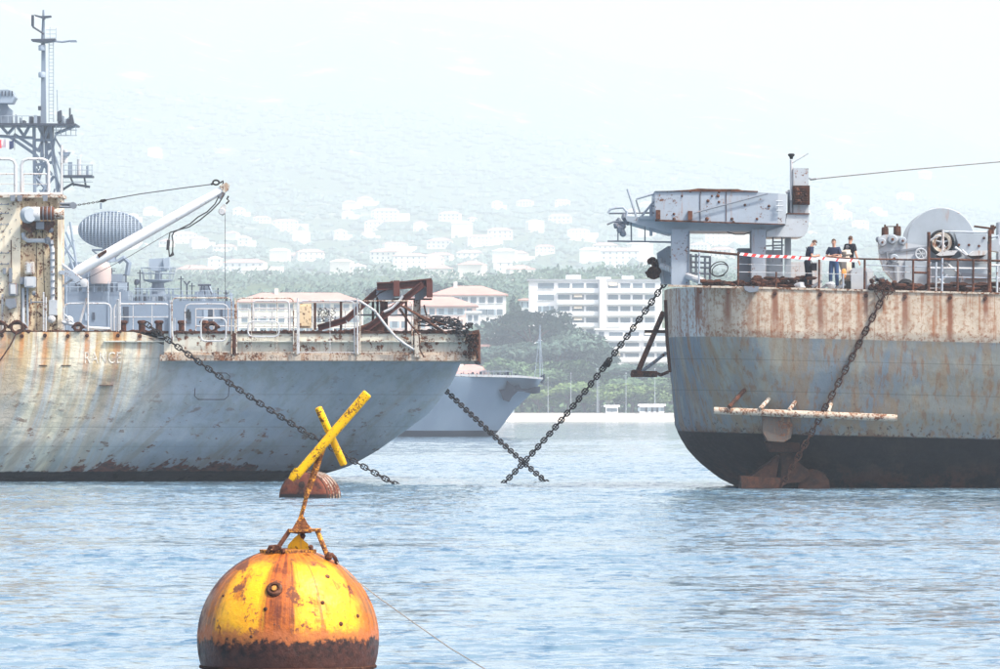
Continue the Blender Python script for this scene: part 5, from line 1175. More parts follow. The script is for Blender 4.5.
# winch machinery
WD = RD+2.6
W = []
mb = MB(); c = P(941, 242, WD+.6); mb.lathe([(34.2*RK, 0), (34.2*RK, .12), (20*RK, .13), (20*RK, 2.6), (34.2*RK, 2.62), (34.2*RK, 2.74)], c, (0, 1, 0), 56); mb.build('winch_drum', M['grey'], SH)
mb = MB(); mb.lathe([(34.6*RK, .02), (35*RK, .06), (34.6*RK, .10)], c, (0, 1, 0), 56); mb.build('drum_rim', M['palegrey'], SH)
mb = MB(); mb.pprism([(878, 238), (883, 235), (893, 234), (903, 238), (906, 243), (928, 246), (928, 291), (899, 291), (892, 279), (884, 270), (880, 258)], WD, WD+.5); mb.build('winch_frame', M['palegrey'], SH)
mb = MB(); mb.pprism([(879, 252.6), (905, 249), (929, 245.8), (929, 247.4), (905, 251), (879, 254.6)], WD-.06, WD+.02); mb.build('frame_seam', M['darkgrey'], SH)
mb = MB(); mb.pprism([(905, 260), (927, 262), (928, 291), (905, 291)], WD-.12, WD+.02); mb.build('frame_panel', M['grey'], SH)
for x0, x1, y0, y1 in ((881.5, 888.5, 227, 238), (893.5, 901, 226, 236)):
    a = P((x0+x1)/2, y1, WD+.2); r = (x1-x0)/2*RK; h_ = (y1-y0)*RK; mb = MB(); mb.lathe([(r, 0), (r*1.05, h_*.3), (r, h_*.9), (r*.8, h_)], a, n=14); mb.lathe([(r*.3, h_), (r*.25, h_+.09)], a, n=8); mb.build('spring_canister', M['rustdark'], SH)
mb = MB(); mb.ptube([(885, 226.6, WD+.2), (897, 226.4, WD+.2)], .02, 6); mb.build('canister_tie', M['rustdark'], SH)
for px, py, r in ((882, 242.5, 4.2), (892.3, 239.5, 5), (902.5, 241, 4.2), (894, 258.5, 4.6)):
    mb = MB(); c = P(px, py, WD-.02); mb.lathe([(r*RK, 0), (r*RK, .1), (r*.8*RK, .16)], c, (0, -1, 0), 16); o = mb.build('frame_roller', M['grey'], SH)
    mb = MB(); mb.lathe([(r*.3*RK, .165), (r*.25*RK, .22)], c, (0, -1, 0), 8); mb.build('roller_pin', M['rust'], o)
mb = MB(); mb.lump(P(878.5, 239.5, WD+.1), .1, 3); mb.lump(P(892, 264, WD-.05), .14, 4, (1.6, 1, .8)); mb.ptube([(895, 265, WD-.1), (896, 281, WD-.1)], .06, 6); mb.ptube([(887, 252, WD-.1), (887, 261, WD-.1)], .04, 6); mb.build('frame_fitting', M['darkgrey'], SH)
mb = MB(); c = P(921, 254, WD-.1)
mb.tube([c+Vector((5.4*RK*math.cos(a), 0, 5.4*RK*math.sin(a))) for a in [j*math.pi/8 for j in range(17)]], .035, 6)
for j in range(3): mb.tube([c+Vector((5.4*RK*math.cos(j*1.05), 0, 5.4*RK*math.sin(j*1.05))), c-Vector((5.4*RK*math.cos(j*1.05), 0, 5.4*RK*math.sin(j*1.05)))], .02, 5)
mb.build('hand_wheel', M['palegrey'], SH)
mb = MB(); mb.pprism([(955, 233), (987, 234), (989, 292), (929, 291), (929, 263), (950, 262), (962, 256)], WD-.2, WD+.5); mb.build('gear_casing', M['grey'], SH)
mb = MB(); c = P(941.7, 242.6, WD+.2)
mb.tube([c+Vector((11.2*RK*math.cos(a), .15, 11.2*RK*math.sin(a))) for a in [j*math.pi/16 for j in range(33)]], .07, 8); mb.build('brake_band', M['black'], SH)
mb = MB(); mb.lathe([(6.5*RK, 0), (6.5*RK, .18), (9.8*RK, .2), (10.2*RK, .1), (10.2*RK, -.1), (6.5*RK, -.12)], c, (0, -1, 0), 32); mb.build('brake_wheel', M['whiterust'], SH)
mb = MB(); mb.lathe([(6.4*RK, 0), (6.4*RK, .06)], c, (0, -1, 0), 24); o = mb.build('wheel_recess', M['rustdark'], SH)
mb = MB()
for j in range(5):
    a = j*math.pi*2/5+.3; mb.tube([c+Vector((0, -.1, 0)), c+Vector((6.3*RK*math.cos(a), -.1, 6.3*RK*math.sin(a)))], .035, 6)
mb.lathe([(2.2*RK, 0), (2.2*RK, .2), (1*RK, .24)], c, (0, -1, 0), 14); mb.build('spoke', M['palegrey'], o)
mb = MB(); mb.ptube([(929.5, 241, WD-.2), (938, 235.5, WD-.3), (941, 236, WD-.3)], .04, 6); mb.ptube([(943, 230, WD-.25), (943, 256, WD-.25)], .04, 6); mb.build('brake_lever', M['white'], SH)
for x0, x1 in ((937, 957), (968, 988)):
    mb = MB(); mb.pprism([(x0, 254.8), (x0+6, 250.6), (x1+1, 250.4), (x1-3, 255), (x0+3, 256)], WD-.9, WD-.1); mb.build('oil_tray', M['white'], SH)
    mb = MB(); mb.pprism([(x0, 255), (x1-2, 255.2), (x1-8, 258.6), (x0+4, 257)], WD-.8, WD-.15); mb.build('tray_bracket', M['rustdark'], SH)
mb = MB()
for (p_, q_) in (((948, 275), (932, 289)), ((938, 278), (950, 290)), ((945, 262), (962, 276)), ((962, 250), (968, 256)), ((955, 247), (975, 262)), ((930, 262), (930, 291)), ((975, 262), (990, 262))): mb.ptube([(p_[0], p_[1], WD-.35), (q_[0], q_[1], WD-.35)], .05, 6)
mb.build('linkage', M['palegrey'], SH)
mb = MB(); mb.pprism([(962, 273), (988, 274), (988, 291), (965, 291), (960, 282)], WD-.6, WD-.2); mb.build('motor_housing', M['darkgrey'], SH)
mb = MB(); mb.pbox(966, 988, 277, 279, WD-.7, WD-.6); mb.pbox(950, 962, 287, 290, WD-.7, WD-.3); mb.build('motor_foot', M['rust'], SH)
for px, py in ((959, 245), (969, 245), (979, 246), (984, 238)):
    mb = MB(); mb.lathe([(.05, 0), (.04, .05)], P(px, py, WD-.2), (0, -1, 0), 8); mb.build('bolt_head', M['rust'], SH)
mb = MB(); c = P(906, 289, WD-1.1); mb.tube([c+Vector((7*RK*math.cos(a), .1, 7*RK*math.sin(a))) for a in [j*math.pi/8 for j in range(9)]], .12, 8); mb.build('rubber_fender', M['black'], SH)
mb = MB(); mb.pbox(998.5, 1500, 222, 306, WD+1, WD+2); mb.build('deckhouse', M['grey'], SH)
mb = MB(); mb.ptube([(988, 238, WD+.4), (998, 236, WD+.4), (999, 245, WD+.4)], .06, 6); mb.pprism([(989, 241), (999, 238), (999, 252), (989, 250)], WD+.3, WD+1.2); mb.build('side_gear', M['grey'], SH)
mb = MB(); mb.ptube([(1350, 306, RD+8), (1350, 120, RD+8)], .12, 8); mb.build('signal_mast', M['grey'], SH)
mb = MB(); mb.ptube([(812, 179.3, GD+.6), (900, 170.5, GD+2), (1000, 161.8, GD+3.5), (1150, 149.5, GD+5), (1350, 131, RD+8)], .022, 5); mb.ptube([(810, 179.5, GD+.6), (816, 179, GD+.65)], .04, 6); mb.build('aerial_wire', M['wire'], SH)
mb = MB(); mb.ptube([(808, 178, GD+.6), (812, 179.3, GD+.6)], .03, 6); mb.build('wire_eye', M['darkgrey'], SH)

# barrier tape tied along the rail
tp = MB(); pts = [(740, 254), (760, 256.2), (775, 256.5), (790, 257), (804, 258.4), (815, 259), (819, 258), (832, 259.5), (845, 260.5), (858, 260.8)]
def tapey(px):
    for (a, fa), (b, fb) in zip(pts, pts[1:]):
        if px <= b: return fa+(fb-fa)*(px-a)/(b-a)
    return pts[-1][1]
n = 60; D = RR-.09
for i in range(n):
    a = 740+118*i/n; b = 740+118*(i+1)/n; tp.m = 1 if ((i//2) % 2 if a < 800 else i % 7 == 0) else 0; sk = .9
    t0, t1 = P(a+sk, tapey(a)-1.5, D), P(b+sk, tapey(b)-1.5, D); b0, b1 = P(a-sk, tapey(a)+1.3, D), P(b-sk, tapey(b)+1.3, D)
    w0, w1 = .03*math.sin(i*.9), .03*math.sin((i+1)*.9)
    vs = [(b0.x, D+w0, b0.z), (b1.x, D+w1, b1.z), (t1.x, D+w1, t1.z), (t0.x, D+w0, t0.z)]
    tp.add(vs+[(v[0], v[1]+.004, v[2]) for v in vs], [(0, 1, 2, 3), (7, 6, 5, 4), (0, 4, 5, 1), (2, 6, 7, 3)])
c = P(800, 258, D); tp.v = [(v[0]-c.x, v[1]-c.y, v[2]-c.z) for v in tp.v]
o = tp.build('barrier_tape', [plain('tape_white', (.8, .8, .8), .5), plain('tape_red', (.75, .06, .05), .5)], None); o.location = c
tag(o, 'red and white striped barrier tape tied along the rail of the right hulk', 'tape')

# ---------------------------------------------------------------- people
skin = plain('skin', (.48, .27, .19), .55, 0, .15, 8)
def skinmesh(name, nodes, edges, mat, parent, sub=2):
    me = bpy.data.meshes.new(name); me.from_pydata([n_[0] for n_ in nodes], edges, []); o = link(bpy.data.objects.new(name, me)); o.parent = parent
    o.modifiers.new('skin', 'SKIN'); me.materials.append(mat)
    if not me.skin_vertices: 
        pass
    for i, n_ in enumerate(nodes):
        sv = me.skin_vertices[0].data[i]; r_ = n_[1] if isinstance(n_[1], tuple) else (n_[1], n_[1]); sv.radius = r_; sv.use_root = (i == 0)
    o.modifiers['skin'].use_smooth_shade = True
    if sub: m = o.modifiers.new('sub', 'SUBSURF'); m.levels = sub; m.render_levels = sub
    return o
def person(label, foot, face, pose, shirt, trouser, hair, extra=None):
    """local frame: +Y is where the person faces, z up, metres; pose gives the joints"""
    t = thing('person', label, 'person', foot, 'crew members on the right hulk'); t.rotation_euler.z = face
    p = pose; lean = p.get('lean', 0.0); hd = p.get('head', 0.0)
    pel = Vector((0, 0, .93)); sp = Vector((0, lean*.35, 1.12)); ch = Vector((0, lean*.8, 1.33)); nk = Vector((0, lean*1.0+.0, 1.48))
    hb = nk+Vector((0, .02+hd*.4, .07)); hc = nk+Vector((p.get('turn', 0)*.02, .04+hd, .155-hd*.5)); ht = nk+Vector((0, .03+hd*1.3, .235-hd*1.1))
    N = [(pel, (.10, .07)), (sp, (.09, .065)), (ch, (.10, .07)), (nk, (.055, .055)), (hb, (.06, .065)), (hc, (.078, .092)), (ht, (.055, .066))]
    E_ = [(0, 1), (1, 2), (2, 3), (3, 4), (4, 5), (5, 6)]
    S = [(pel+Vector((0, 0, -.02)), (.158, .115)), (sp, (.16, .125)), (ch, (.178, .14)), (nk+Vector((0, -.005, -.045)), (.10, .095))]; SE = [(0, 1), (1, 2), (2, 3)]
    T = [(pel, (.17, .135)), (pel+Vector((0, 0, .1)), (.16, .125))]; TE = [(0, 1)]
    for sx in (-1, 1):
        sh = ch+Vector((sx*.19, 0, .085)); el = Vector(p['elbow'][(sx+1)//2]); wr = Vector(p['wrist'][(sx+1)//2]); hn = Vector(p['hand'][(sx+1)//2])
        i0 = len(N); N += [(sh, .05), (sh.lerp(el, .5), .048), (el, .04), (el.lerp(wr, .4), .039), (wr, .027), (hn, (.04, .02))]
        E_ += [(2, i0)]+[(i0+k, i0+k+1) for k in range(5)]
        d = (hn-wr).normalized(); side = d.cross(Vector((1, 0, 0)) if abs(d.x) < .7 else Vector((0, 0, 1))).normalized(); cur = d.cross(side).normalized()
        for k in range(4):
            ln = (.062, .075, .07, .055)[k]; off = side*(k-1.5)*.021; j = len(N)
            N += [(hn+off+d*.035, .010), (hn+off+d*(.035+ln*.6)+cur*.012, .009), (hn+off+d*(.035+ln)+cur*.035, .007)]; E_ += [(i0+5, j), (j, j+1), (j+1, j+2)]
        j = len(N); N += [(wr.lerp(hn, .5)-side*.034, .012), (hn-side*.052+d*.02+cur*.02, .009)]; E_ += [(i0+5, j), (j, j+1)]
        s0 = len(S); S += [(sh+Vector((-sx*.02, 0, -.015)), .088), (sh.lerp(el, .5), .068), (sh.lerp(el, .72), .066)]; SE += [(2, s0), (s0, s0+1), (s0+1, s0+2)]
        hip = pel+Vector((sx*.085, 0, -.06)); kn = Vector(p['knee'][(sx+1)//2]); an = Vector(p['ankle'][(sx+1)//2])
        i0 = len(N); N += [(hip, .07), (hip.lerp(kn, .5), .066), (kn, .055), (kn.lerp(an, .35), .056), (an, .035), (an+Vector((0, .1, -.05)), (.04, .03))]; E_ += [(0, i0)]+[(i0+k, i0+k+1) for k in range(5)]
        t0 = len(T); T += [(hip, .105), (hip.lerp(kn, .5), .092), (kn, .075), (kn.lerp(an, .5), .07), (an+Vector((0, 0, -.01)), .062)]; TE += [(0, t0)]+[(t0+k, t0+k+1) for k in range(4)]
        sm = MB(); sm.lump((0, 0, 0), .075, 3, (.68, 1.9, .62)); so = sm.build('shoe', M['black'], None); so.parent = t; so.location = an+Vector((0, .05, -.045))
    skinmesh('body', N, E_, skin, t); skinmesh('shirt', S, SE, shirt, t); skinmesh('trousers', T, TE, trouser, t)
    hm_ = MB(); n_ = 14
    up = (ht-hb).normalized(); fw = Vector((0, 1, 0)); fw = (fw-up*fw.dot(up)).normalized(); rt = fw.cross(up)
    vs = []; rows = 6
    for i in range(rows+1):
        ph = i/rows*R(108)
        for k in range(n_):
            a = 2*math.pi*k/n_; f = math.cos(a); cut = ph if f < .2 else min(ph, R(62))
            d = rt*math.sin(a)*math.sin(cut)*.083+fw*f*math.sin(cut)*.099+up*math.cos(cut)*.108; vs.append(hc+up*.012-fw*.006+d)
    hm_.add(vs, [(i*n_+k, (i+1)*n_+k, (i+1)*n_+(k+1) % n_, i*n_+(k+1) % n_) for i in range(rows) for k in range(n_)]); ho = hm_.build('hair', hair, None); ho.parent = t
    for sx in (-1, 1):
        m = MB(); m.lump(hc+rt*sx*.034+fw*.087+up*.012, .011, 1); eo = m.build('eye', M['black'], None); eo.parent = t
        m = MB(); m.lump(hc+rt*sx*.082-up*.005, .022, 2, (.5, 1, 1.4)); eo = m.build('ear', skin, None); eo.parent = t
    m = MB(); m.lump(hc+fw*.1-up*.018, .016, 1, (.8, 1.2, 1.3)); eo = m.build('nose', skin, None); eo.parent = t
    m = MB(); m.lump(hc+fw*.086-up*.058, .014, 1, (1.7, .6, .4)); eo = m.build('mouth', plain('lips', (.30, .12, .10), .5), None); eo.parent = t
    return t
navy = plain('navy_cotton', (.025, .035, .075), .9, 0, .3, 6); blackc = plain('black_cotton', (.014, .014, .02), .9, 0, .3, 6); jeans = plain('blue_denim', (.035, .075, .17), .9, 0, .4, 8); darkt = plain('dark_trousers', (.014, .017, .03), .9, 0, .3, 6); brownhair = plain('short_brown_hair', (.09, .05, .035), .9, 0, .4, 20)
feet = lambda px, D, top_, hgt: (rx(px, D), D, RZ(top_, D)-hgt)
legs = dict(knee=((-.11, .03, .49), (.11, .04, .49)), ankle=((-.12, 0, .08), (.12, .01, .08)))
t1 = person('man in navy t-shirt bending his head over his hands, black bag on his hip', feet(807.5, 195.2, 239, 1.74), R(-78),
       dict(lean=.13, head=.075, elbow=((-.25, .06, 1.12), (.25, .08, 1.12)), wrist=((-.12, .30, 1.13), (.12, .30, 1.14)), hand=((-.05, .37, 1.15), (.05, .37, 1.15)), knee=((-.10, .02, .49), (.10, .08, .49)), ankle=((-.12, -.08, .08), (.12, .08, .08))), navy, darkt, brownhair)
m = MB(); m.pbox(811.5, 817, 263, 270.5, 194.85, 195.1); m.ptube([(806, 247, 194.98), (809, 256, 194.95), (812, 263, 194.97)], .014, 5)
top(m, 'shoulder_bag', blackc, 'small black shoulder bag on the hip of the man bending his head', 'bag')
t2 = person('man in navy t-shirt and blue jeans facing the camera with folded arms', feet(834, 195.4, 238, 1.78), R(160),
       dict(lean=.0, head=.0, elbow=((-.27, .05, 1.10), (.27, .05, 1.10)), wrist=((.02, .20, 1.13), (-.06, .24, 1.17)), hand=((.10, .20, 1.15), (-.15, .22, 1.19)), **legs), navy, jeans, brownhair)
t3 = person('man in black t-shirt standing with his back to the camera beside the deck cabinet', feet(850, 196.2, 235, 1.78), R(-38),
       dict(lean=.0, head=.0, elbow=((-.27, .03, 1.10), (.27, -.03, 1.10)), wrist=((-.24, .22, 1.02), (.30, .08, .87)), hand=((-.20, .30, 1.02), (.31, .13, .79)), **legs), blackc, darkt, brownhair)
# white print on the back of the black shirt
prn = MB()
for k in range(3):
    z = 1.40-.045*k; w = (.05, .07, .04)[k]; prn.box(-w, w, -.178, -.170, z-.013, z+.013)
po = prn.build('back_print', M['white'], None); po.parent = t3
m = MB(); m.lump(P(846, 253, 195.5), .17, 5, (1.3, 1, .7)); m.lump(P(846, 266, 195.5), .27, 6, (.95, 1, 1.5)); m.lump(P(849, 276, 195.5), .27, 7, (.85, 1, 1.5)); m.lump(P(845, 283, 195.5), .2, 8, (1.2, 1, 1.1))
bu = top(m, 'cloth_bundle', plain('pale_canvas', (.40, .35, .29), .9, 0, .3, 3), 'tall pale cloth bundle between the man in jeans and the man in black', 'bundle')
m = MB(); m.lump(P(844, 274, 195.15), .13, 9, (.8, .5, 1.5)); oo = m.build('orange_pouch', plain('orange_cloth', (.75, .32, .10), .85), bu)

# ---------------------------------------------------------------- mooring chains, every link its own mesh
def link_mesh(name, mat, stud=True):
    mb = MB(); d = .050; hl = .345/2-d/2; hw = .215/2-d/2; pts = []
    for k in range(16):
        a = 2*math.pi*k/16; c_, s_ = math.cos(a), math.sin(a)
        pts.append(Vector(((hl-hw)*(1 if c_ > 0 else -1)*min(1, abs(c_)*2.2)+hw*c_, 0, hw*s_*1.0)))
    n = 6; rings = []
    for k in range(16):
        d_ = (pts[(k+1) % 16]-pts[k-1]).normalized(); nn = Vector((0, 1, 0)); b = d_.cross(nn)
        rings.append([pts[k]+(d/2)*(math.cos(2*math.pi*j/n)*nn+math.sin(2*math.pi*j/n)*b) for j in range(n)])
    mb.add([v for r_ in rings for v in r_], [(k*n+j, k*n+(j+1) % n, ((k+1) % 16)*n+(j+1) % n, ((k+1) % 16)*n+j) for k in range(16) for j in range(n)])
    if stud: mb.tube([(0, 0, -hw), (0, 0, 0), (0, 0, hw)], [.024, .016, .024], 6)
    me = bpy.data.meshes.new(name); me.from_pydata(mb.v, [], mb.f); me.materials.append(mat)
    me.polygons.foreach_set('use_smooth', [True]*len(me.polygons)); return me
LMB = link_mesh('chain_link', M['chain']); LMR = link_mesh('chain_link', M['chainrust'])
def chain(a, b, sag, me, label, joint=None, s=1.0):
    a = Vector(a); b = Vector(b); L_ = (b-a).length; pitch = .228*s; n = int(L_*1.003/pitch); t = thing('mooring_chain', label, 'chain', b, 'mooring chains of the two hulks')
    pt = lambda u: a.lerp(b, u)+Vector((0, 0, -4*sag*u*(1-u)))
    q = random.Random(len(label))
    for i in range(n+1):
        u = i/n; p = pt(u); d = (pt(min(1, u+.01))-pt(max(0, u-.01))).normalized()
        X_ = d; Y_ = Vector((0, 1, 0)); Y_ = (Y_-X_*Y_.dot(X_)).normalized(); Z_ = X_.cross(Y_)
        rot = Matrix((X_, Y_, Z_)).transposed().to_4x4() @ Matrix.Rotation(R((90 if i % 2 else 0)+q.uniform(-14, 14)), 4, 'X')
        o = link(bpy.data.objects.new('link', me)); o.parent = t; o.matrix_local = Matrix.Translation(p-b) @ rot @ Matrix.Scale(s, 4)
    if joint is not None:
        p = pt(joint)-b; X_ = (b-a).normalized(); m = MB(); m.beam(p+b-X_*.17, p+b+X_*.17, .16, .2); m.lump(p+b, .14, 4); m.build('kenter_shackle', M['chain'], t)
    return t
cz = P(400, 485, 206); cz.z = -.05
chain(P(148, 325, PD-.3), (P(401, 484, 206).x, 206.5, -.12), .25, LMB, 'dark mooring chain running down across the left hull behind the yellow cross', s=1.1)
chain(P(400, 345, 227.5), (P(549, 482, 214.5).x, 214.0, -.12), .12, LMB, 'dark mooring chain coming out behind the left stern and passing down to the right', s=1.12)
chain(P(664, 284, 200.0), (P(501, 483, 209.7).x, 210.0, -.12), .35, LMB, 'dark mooring chain hanging free from the end of the right hulk', joint=.34, s=1.1)
chain(P(886, 291, RD-.25), (P(779, 489, 194.2).x, 194.8, -.12), .12, LMR, 'rusty mooring chain slanting down across the right hull', s=1.08)
m = MB(); q = random.Random(77)
for i in range(16):
    x0, y0 = q.uniform(880, 890), q.uniform(283, 291); m.ptube([(x0, y0, RD-.1), (x0+q.uniform(-9, 9), y0+q.uniform(-5, 2), RD-.2), (x0+q.uniform(-12, 12), y0+q.uniform(2, 12), RD-.25)], .018, 5)
for i in range(10): m.lump(P(q.uniform(870, 896), q.uniform(281, 288), RD-.05), q.uniform(.08, .16), i)
m.build('chain_stopper', M['rustdark'], SH)

# ---------------------------------------------------------------- mooring buoy in the foreground
def buoy_material():
    g = G('yellow_buoy_rusting'); x, y, z = g.sep(g.obj)      # origin at the sphere's foot on the waterline
    ang = g.math('ARCTAN2', x, g.math('MULTIPLY', y, -1.0))
    v = g.comb(g.math('MULTIPLY', ang, 2.6), 0, g.math('MULTIPLY', z, .35)); s1 = g.noise(v, 1.6, 5, .62)
    v2 = g.comb(g.math('MULTIPLY', ang, 9), 0, g.math('MULTIPLY', z, .7)); s2 = g.noise(v2, 1.5, 5, .6)
    p1 = g.noise(g.obj, 3.2, 6, .7); p2 = g.noise(g.obj, 12, 5, .7)
    c = g.mix(g.ramp(p1, .3, .7), (.88, .38, .006), (.84, .28, .008))
    def at(a0, w, amt):    # one wide run of rust at the bearing a0
        d = g.math('ABSOLUTE', g.math('SUBTRACT', g.math('ADD', ang, g.math('MULTIPLY', g.math('SUBTRACT', s2, .5), .35)), a0)); return g.mul(g.ramp(d, w*.4, w, 1, 0), amt)
    wob = g.math('ADD', ang, g.math('ADD', g.math('MULTIPLY', g.math('SUBTRACT', s2, .5), .30), g.math('MULTIPLY', g.math('SUBTRACT', p1, .5), .55)))
    side = g.math('MAXIMUM', g.ramp(wob, .80, 1.12), g.ramp(wob, -.76, -1.04))
    k = g.math('MAXIMUM', g.mul(g.ramp(s1, .56, .66), g.ramp(p1, .42, .56), .8), g.math('MAXIMUM', at(-.07, .30, 1.0), g.mul(side, .9)))
    k = g.math('MAXIMUM', k, at(.42, .05, .7)); k = g.math('MAXIMUM', k, g.mul(g.ramp(g.math('ADD', z, g.math('MULTIPLY', p1, .35)), 1.30, 1.44), .85))
    c = g.mix(k, c, g.mix(g.ramp(g.math('ADD', g.math('MULTIPLY', p1, .5), g.math('MULTIPLY', s2, .5)), .40, .60), (.13, .028, .010), (.42, .105, .010)))
    c = g.mix(g.mul(g.ramp(s2, .55, .68), .7, g.ramp(p1, .40, .6)), c, (.36, .09, .025))
    c = g.mix(g.mul(g.ramp(p1, .55, .60), .92), c, (.13, .045, .028))
    c = g.mix(g.mul(g.ramp(p2, .62, .67), .85), c, (.09, .035, .025))
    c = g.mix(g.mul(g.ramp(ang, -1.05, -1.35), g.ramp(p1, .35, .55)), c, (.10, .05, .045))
    e = g.math('ADD', z, g.math('ADD', g.math('MULTIPLY', g.math('SUBTRACT', p2, .5), .28), g.math('MULTIPLY', g.math('SUBTRACT', p1, .5), .25)))
    c = g.mix(g.ramp(e, .48, .60, .9, 0), c, (.34, .10, .03)); c = g.mix(g.ramp(e, .40, .46, 1, 0), c, g.mix(g.ramp(p2, .35, .62), (.018, .009, .008), (.075, .026, .018)))
    c = g.mix(g.mul(g.ramp(z, .20, .30, 1, 0), .6), c, (.085, .03, .02))
    g.bump(g.math('ADD', p2, g.math('MULTIPLY', p1, 1.5)), .5, .02)
    return g.out(c, g.ramp(p1, .4, .65, .34, .85), spec=.35)
NB = 58.0; NK = NB/F
B = thing('mooring_buoy', 'large yellow rusty ball shaped mooring buoy with a crossed bar topmark', 'buoy', (P(288, 640, NB).x, NB, 0))
cb = P(288, 639, NB); cb.z -= 0; r = 91*NK
m = MB(); prof = [(max(.001, r*math.sin(math.pi*i/40)), -r*math.cos(math.pi*i/40)) for i in range(1, 40)]
m.lathe(prof, cb, (0, 0, 1), 64); m.build('ball', buoy_material(), B, ang=60)
m = MB(); zz = P(0, 665.5, NB).z-cb.z; rr = math.sqrt(r*r-zz*zz); m.lathe([(rr-.02, zz-.03), (rr+.015, zz-.022), (rr+.02, zz), (rr+.0, zz+.012)], cb, (0, 0, 1), 64); m.build('rubbing_band', M['rustdark'], B)
# round boss on the front, small bosses
def on_ball(px, py):
    p = P(px, py, NB); dx, dz = p.x-cb.x, p.z-cb.z; y = -math.sqrt(max(0, r*r-dx*dx-dz*dz)); return Vector((cb.x+dx, cb.y+y, p.z)), Vector((dx, y, dz)).normalized()
p, n_ = on_ball(277.5, 587); m = MB(); m.lathe([(.085, -.03), (.085, .015), (.07, .03), (.05, .03), (.045, .012), (.02, .012)], p, n_, 24); bo = m.build('boss_plate', M['rust'], B)
m = MB(); m.lathe([(.03, .0), (.03, .03), (.015, .035)], p, n_, 8); m.build('boss_bolt', M['orange'], bo)
for px, py, s_ in ((269, 606, .02), (325, 600, .02), (343, 621, .022), (226, 594, .014), (255, 633, .016), (359, 614, .018), (329, 575, .025)):
    p, n_ = on_ball(px, py); m = MB(); m.lathe([(s_*1.2, -.01), (s_, .008), (s_*.5, .014)], p, n_, 9); m.build('rust_blister', M['rust'], B)
m = MB(); tz = P(0, 552.5, NB).z-cb.z; m.lathe([(math.sqrt(r*r-tz*tz)+.01, tz-.03), (math.sqrt(r*r-tz*tz)+.0, tz+.012), (.30, tz+.03), (.2, tz+.035)], cb, (0, 0, 1), 40); m.build('top_plate', M['orange'], B)
m = MB(); m.pprism([(285.5, 556), (288, 545), (294, 538), (299, 533.5), (303, 540), (308, 544), (309, 552), (300, 556)], NB-.05, NB+.03); m.build('lifting_eye', M['yellow'], B)
m = MB(); m.pprism([(290.5, 532), (296, 522), (299, 517), (304, 517), (307, 523), (312.5, 530), (311, 533), (302, 533.5), (298, 534), (291, 533)], NB-.03, NB+.03); m.build('saddle_plate', M['orange'], B)
m = MB(); m.pprism([(289, 529.5), (320, 529), (320, 531.5), (289, 532.3)], NB-.18, NB+.2); m.build('head_plate', M['orange'], B)
for a_, b_, m_ in (((290, 530, -.12), (277, 549, -.2), 'rust'), ((317, 530, -.12), (327.5, 556, -.2), 'orange'), ((303, 531, .2), (300, 549, .34), 'orange')):
    m = MB(); m.ptube([(a_[0], a_[1], NB+a_[2]), (b_[0], b_[1], NB+b_[2])], .026, 8); m.build('leg', M[m_], B)
m = MB(); m.ptube([(268, 552, NB-.25), (270, 547, NB-.25), (276, 546.5, NB-.25), (281, 549, NB-.25)], .022, 8); m.pprism([(272, 546.5), (279, 545.5), (281, 549), (273, 551)], NB-.3, NB-.2); m.build('shackle', M['rust'], B)
m = MB(); m.ptube([(326, 556, NB-.2), (332, 554.5, NB-.2), (335, 558, NB-.2), (337, 563, NB-.15)], .022, 8); m.lump(P(329, 556, NB-.2), .045, 3); m.build('shackle', M['rust'], B)
for i, p_ in enumerate((P(283, 551, NB-.3), P(311, 547.5, NB-.3), P(303, 536, NB-.08))): m = MB(); m.lump(p_, .03, 5+i); m.build('nut', M['rust'], B)
m = MB(); m.ptube([(299.5, 531, NB), (300.5, 518, NB), (304, 506, NB), (307, 494, NB)], .022, 8); m.build('pole', M['orange'], B)
m = MB(); m.ptube([(306, 497, NB), (313, 477, NB), (320, 456, NB), (327, 436, NB)], [.028, .035, .035, .034], 9); m.build('pole_head', M['orange'], B)
# the two crossed tubes
def bar(a_, b_, ra, rb, D):
    A, Bv = P(a_[0], a_[1], D[0]), P(b_[0], b_[1], D[1]); m = MB(); d = (Bv-A).normalized()
    m.tube([A-d*.012, A, A.lerp(Bv, .3), A.lerp(Bv, .7), Bv, Bv+d*.012], [ra*.8, ra, ra+(rb-ra)*.3, ra+(rb-ra)*.7, rb, rb*.8], 16); m.build('topmark_bar', M['yellow'], B)
bar((296, 476), (367, 394), .046, .052, (NB-.1, NB-.12)); bar((318.5, 408.5), (343.5, 464), .040, .040, (NB-.02, NB+.1))
m = MB(); m.ptube([(291, 480, NB-.1), (294, 476, NB-.1), (299, 470, NB-.1)], [.035, .048, .05], 10); m.build('bar_stump', M['yellow'], B)
# thin rope leading away from the buoy
m = MB(); pts = [(337, 562, 57.8), (352, 577, 57.6), (378, 597, 57), (410, 620, 56), (450, 648, 54.6), (490, 672, 53.2), (540, 700, 52)]
m.ptube(pts, .006, 5); top(m, 'mooring_line', plain('grey_brown_line', (.30, .26, .22), .9), 'thin pale line running from the yellow buoy down to the lower right', 'rope')

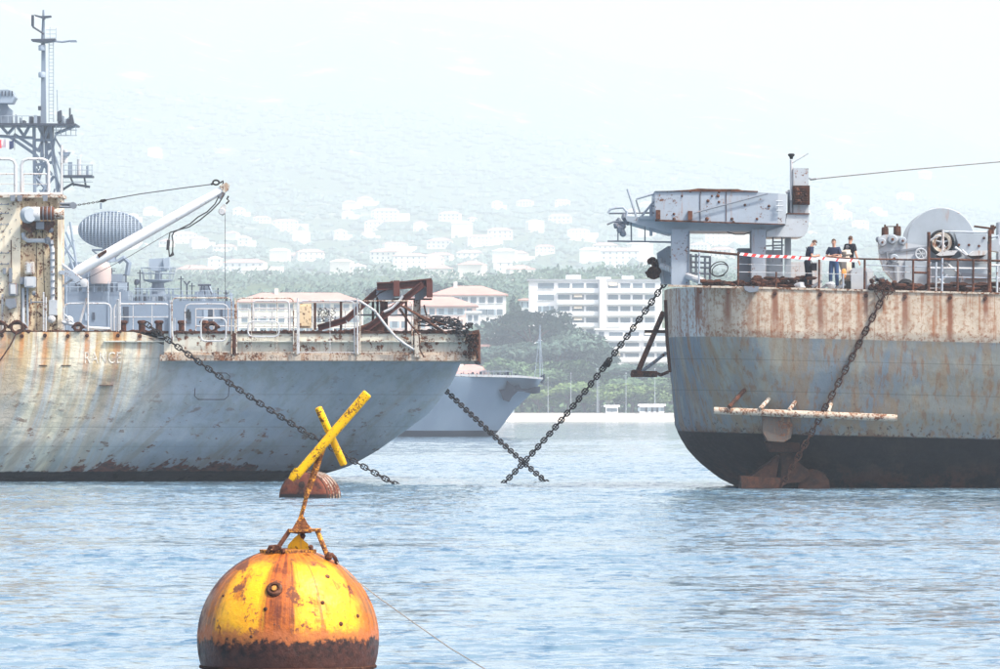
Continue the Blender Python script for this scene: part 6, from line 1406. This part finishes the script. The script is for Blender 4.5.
# ---------------------------------------------------------------- rusty drum buoy floating behind
D2 = 175.0; K2 = D2/F
B2 = thing('drum_buoy', 'half sunk rusty drum buoy floating just behind the crossed topmark', 'buoy', (P(307, 498, D2).x, D2, 0))
g = G('scaled_rust'); n1 = g.noise(g.obj, 3, 5, .7); n2 = g.noise(g.obj, 11, 5, .75)
x, y, z = g.sep(g.obj)
c = g.mix(g.ramp(n1, .35, .6), (.03, .014, .012), (.15, .034, .015)); c = g.mix(g.mul(g.ramp(n2, .5, .66), .7), c, (.15, .06, .03)); c = g.mix(g.ramp(z, .10, .16, 1, 0), c, (.02, .015, .015)); g.bump(n2, .6, .03)
dr = g.out(c, .8)
ax = Vector((-.34, -.94, 0)).normalized(); rr = 25.5*K2; ctr = P(309, 0, D2); ctr.z = .0
m = MB(); prof = [(rr*.985, -.75), (rr, -.7), (rr, .45)]+[(rr*math.cos(a), .45+.16*math.sin(a)) for a in [i*math.pi/12 for i in range(1, 6)]]+[(.01, .61)]
m.lathe(prof, ctr, ax, 44); m.build('drum', dr, B2)
for h_ in (.44, .2, -.05, -.3, -.55):
    m = MB(); m.lathe([(rr-.01, h_-.03), (rr+.028, h_-.025), (rr+.03, h_+.015), (rr-.01, h_+.02)], ctr, ax, 44); m.build('hoop', M['ledge'] if h_ < .4 else M['rust'], B2)
m = MB(); c_ = ctr+Vector((0, -.35, rr)); m.tube([c_+Vector((.12*math.cos(a), 0, .1*math.sin(a)-.03)) for a in [i*math.pi/8 for i in range(9)]], .03, 8); m.build('mooring_eye', M['rustdark'], B2)
m = MB(); a_ = ax; c_ = ctr+ax*.55+Vector((0, 0, .42)); m.lathe([(.11, 0), (.11, .07), (.06, .09)], c_, ax, 14); m.build('hatch', M['rustdark'], B2)

# ---------------------------------------------------------------- haze over the bay
HZ = 0.00024
me = MB(); me.box(-4260, 4260, -300, 9400, -3, 960)
gm = bpy.data.materials.new('haze'); gm.use_nodes = True; nt = gm.node_tree; nt.nodes.remove(nt.nodes['Principled BSDF'])
pv = nt.nodes.new('ShaderNodeVolumePrincipled'); pv.inputs['Color'].default_value = (.84, .92, 1, 1); pv.inputs['Density'].default_value = HZ
nt.links.new(pv.outputs[0], nt.nodes['Material Output'].inputs['Volume'])
o = me.build('haze', gm, None, kind='stuff', smooth=False); o['label'] = 'pale sea haze over the bay that washes out the far hillside'; o['category'] = 'haze'
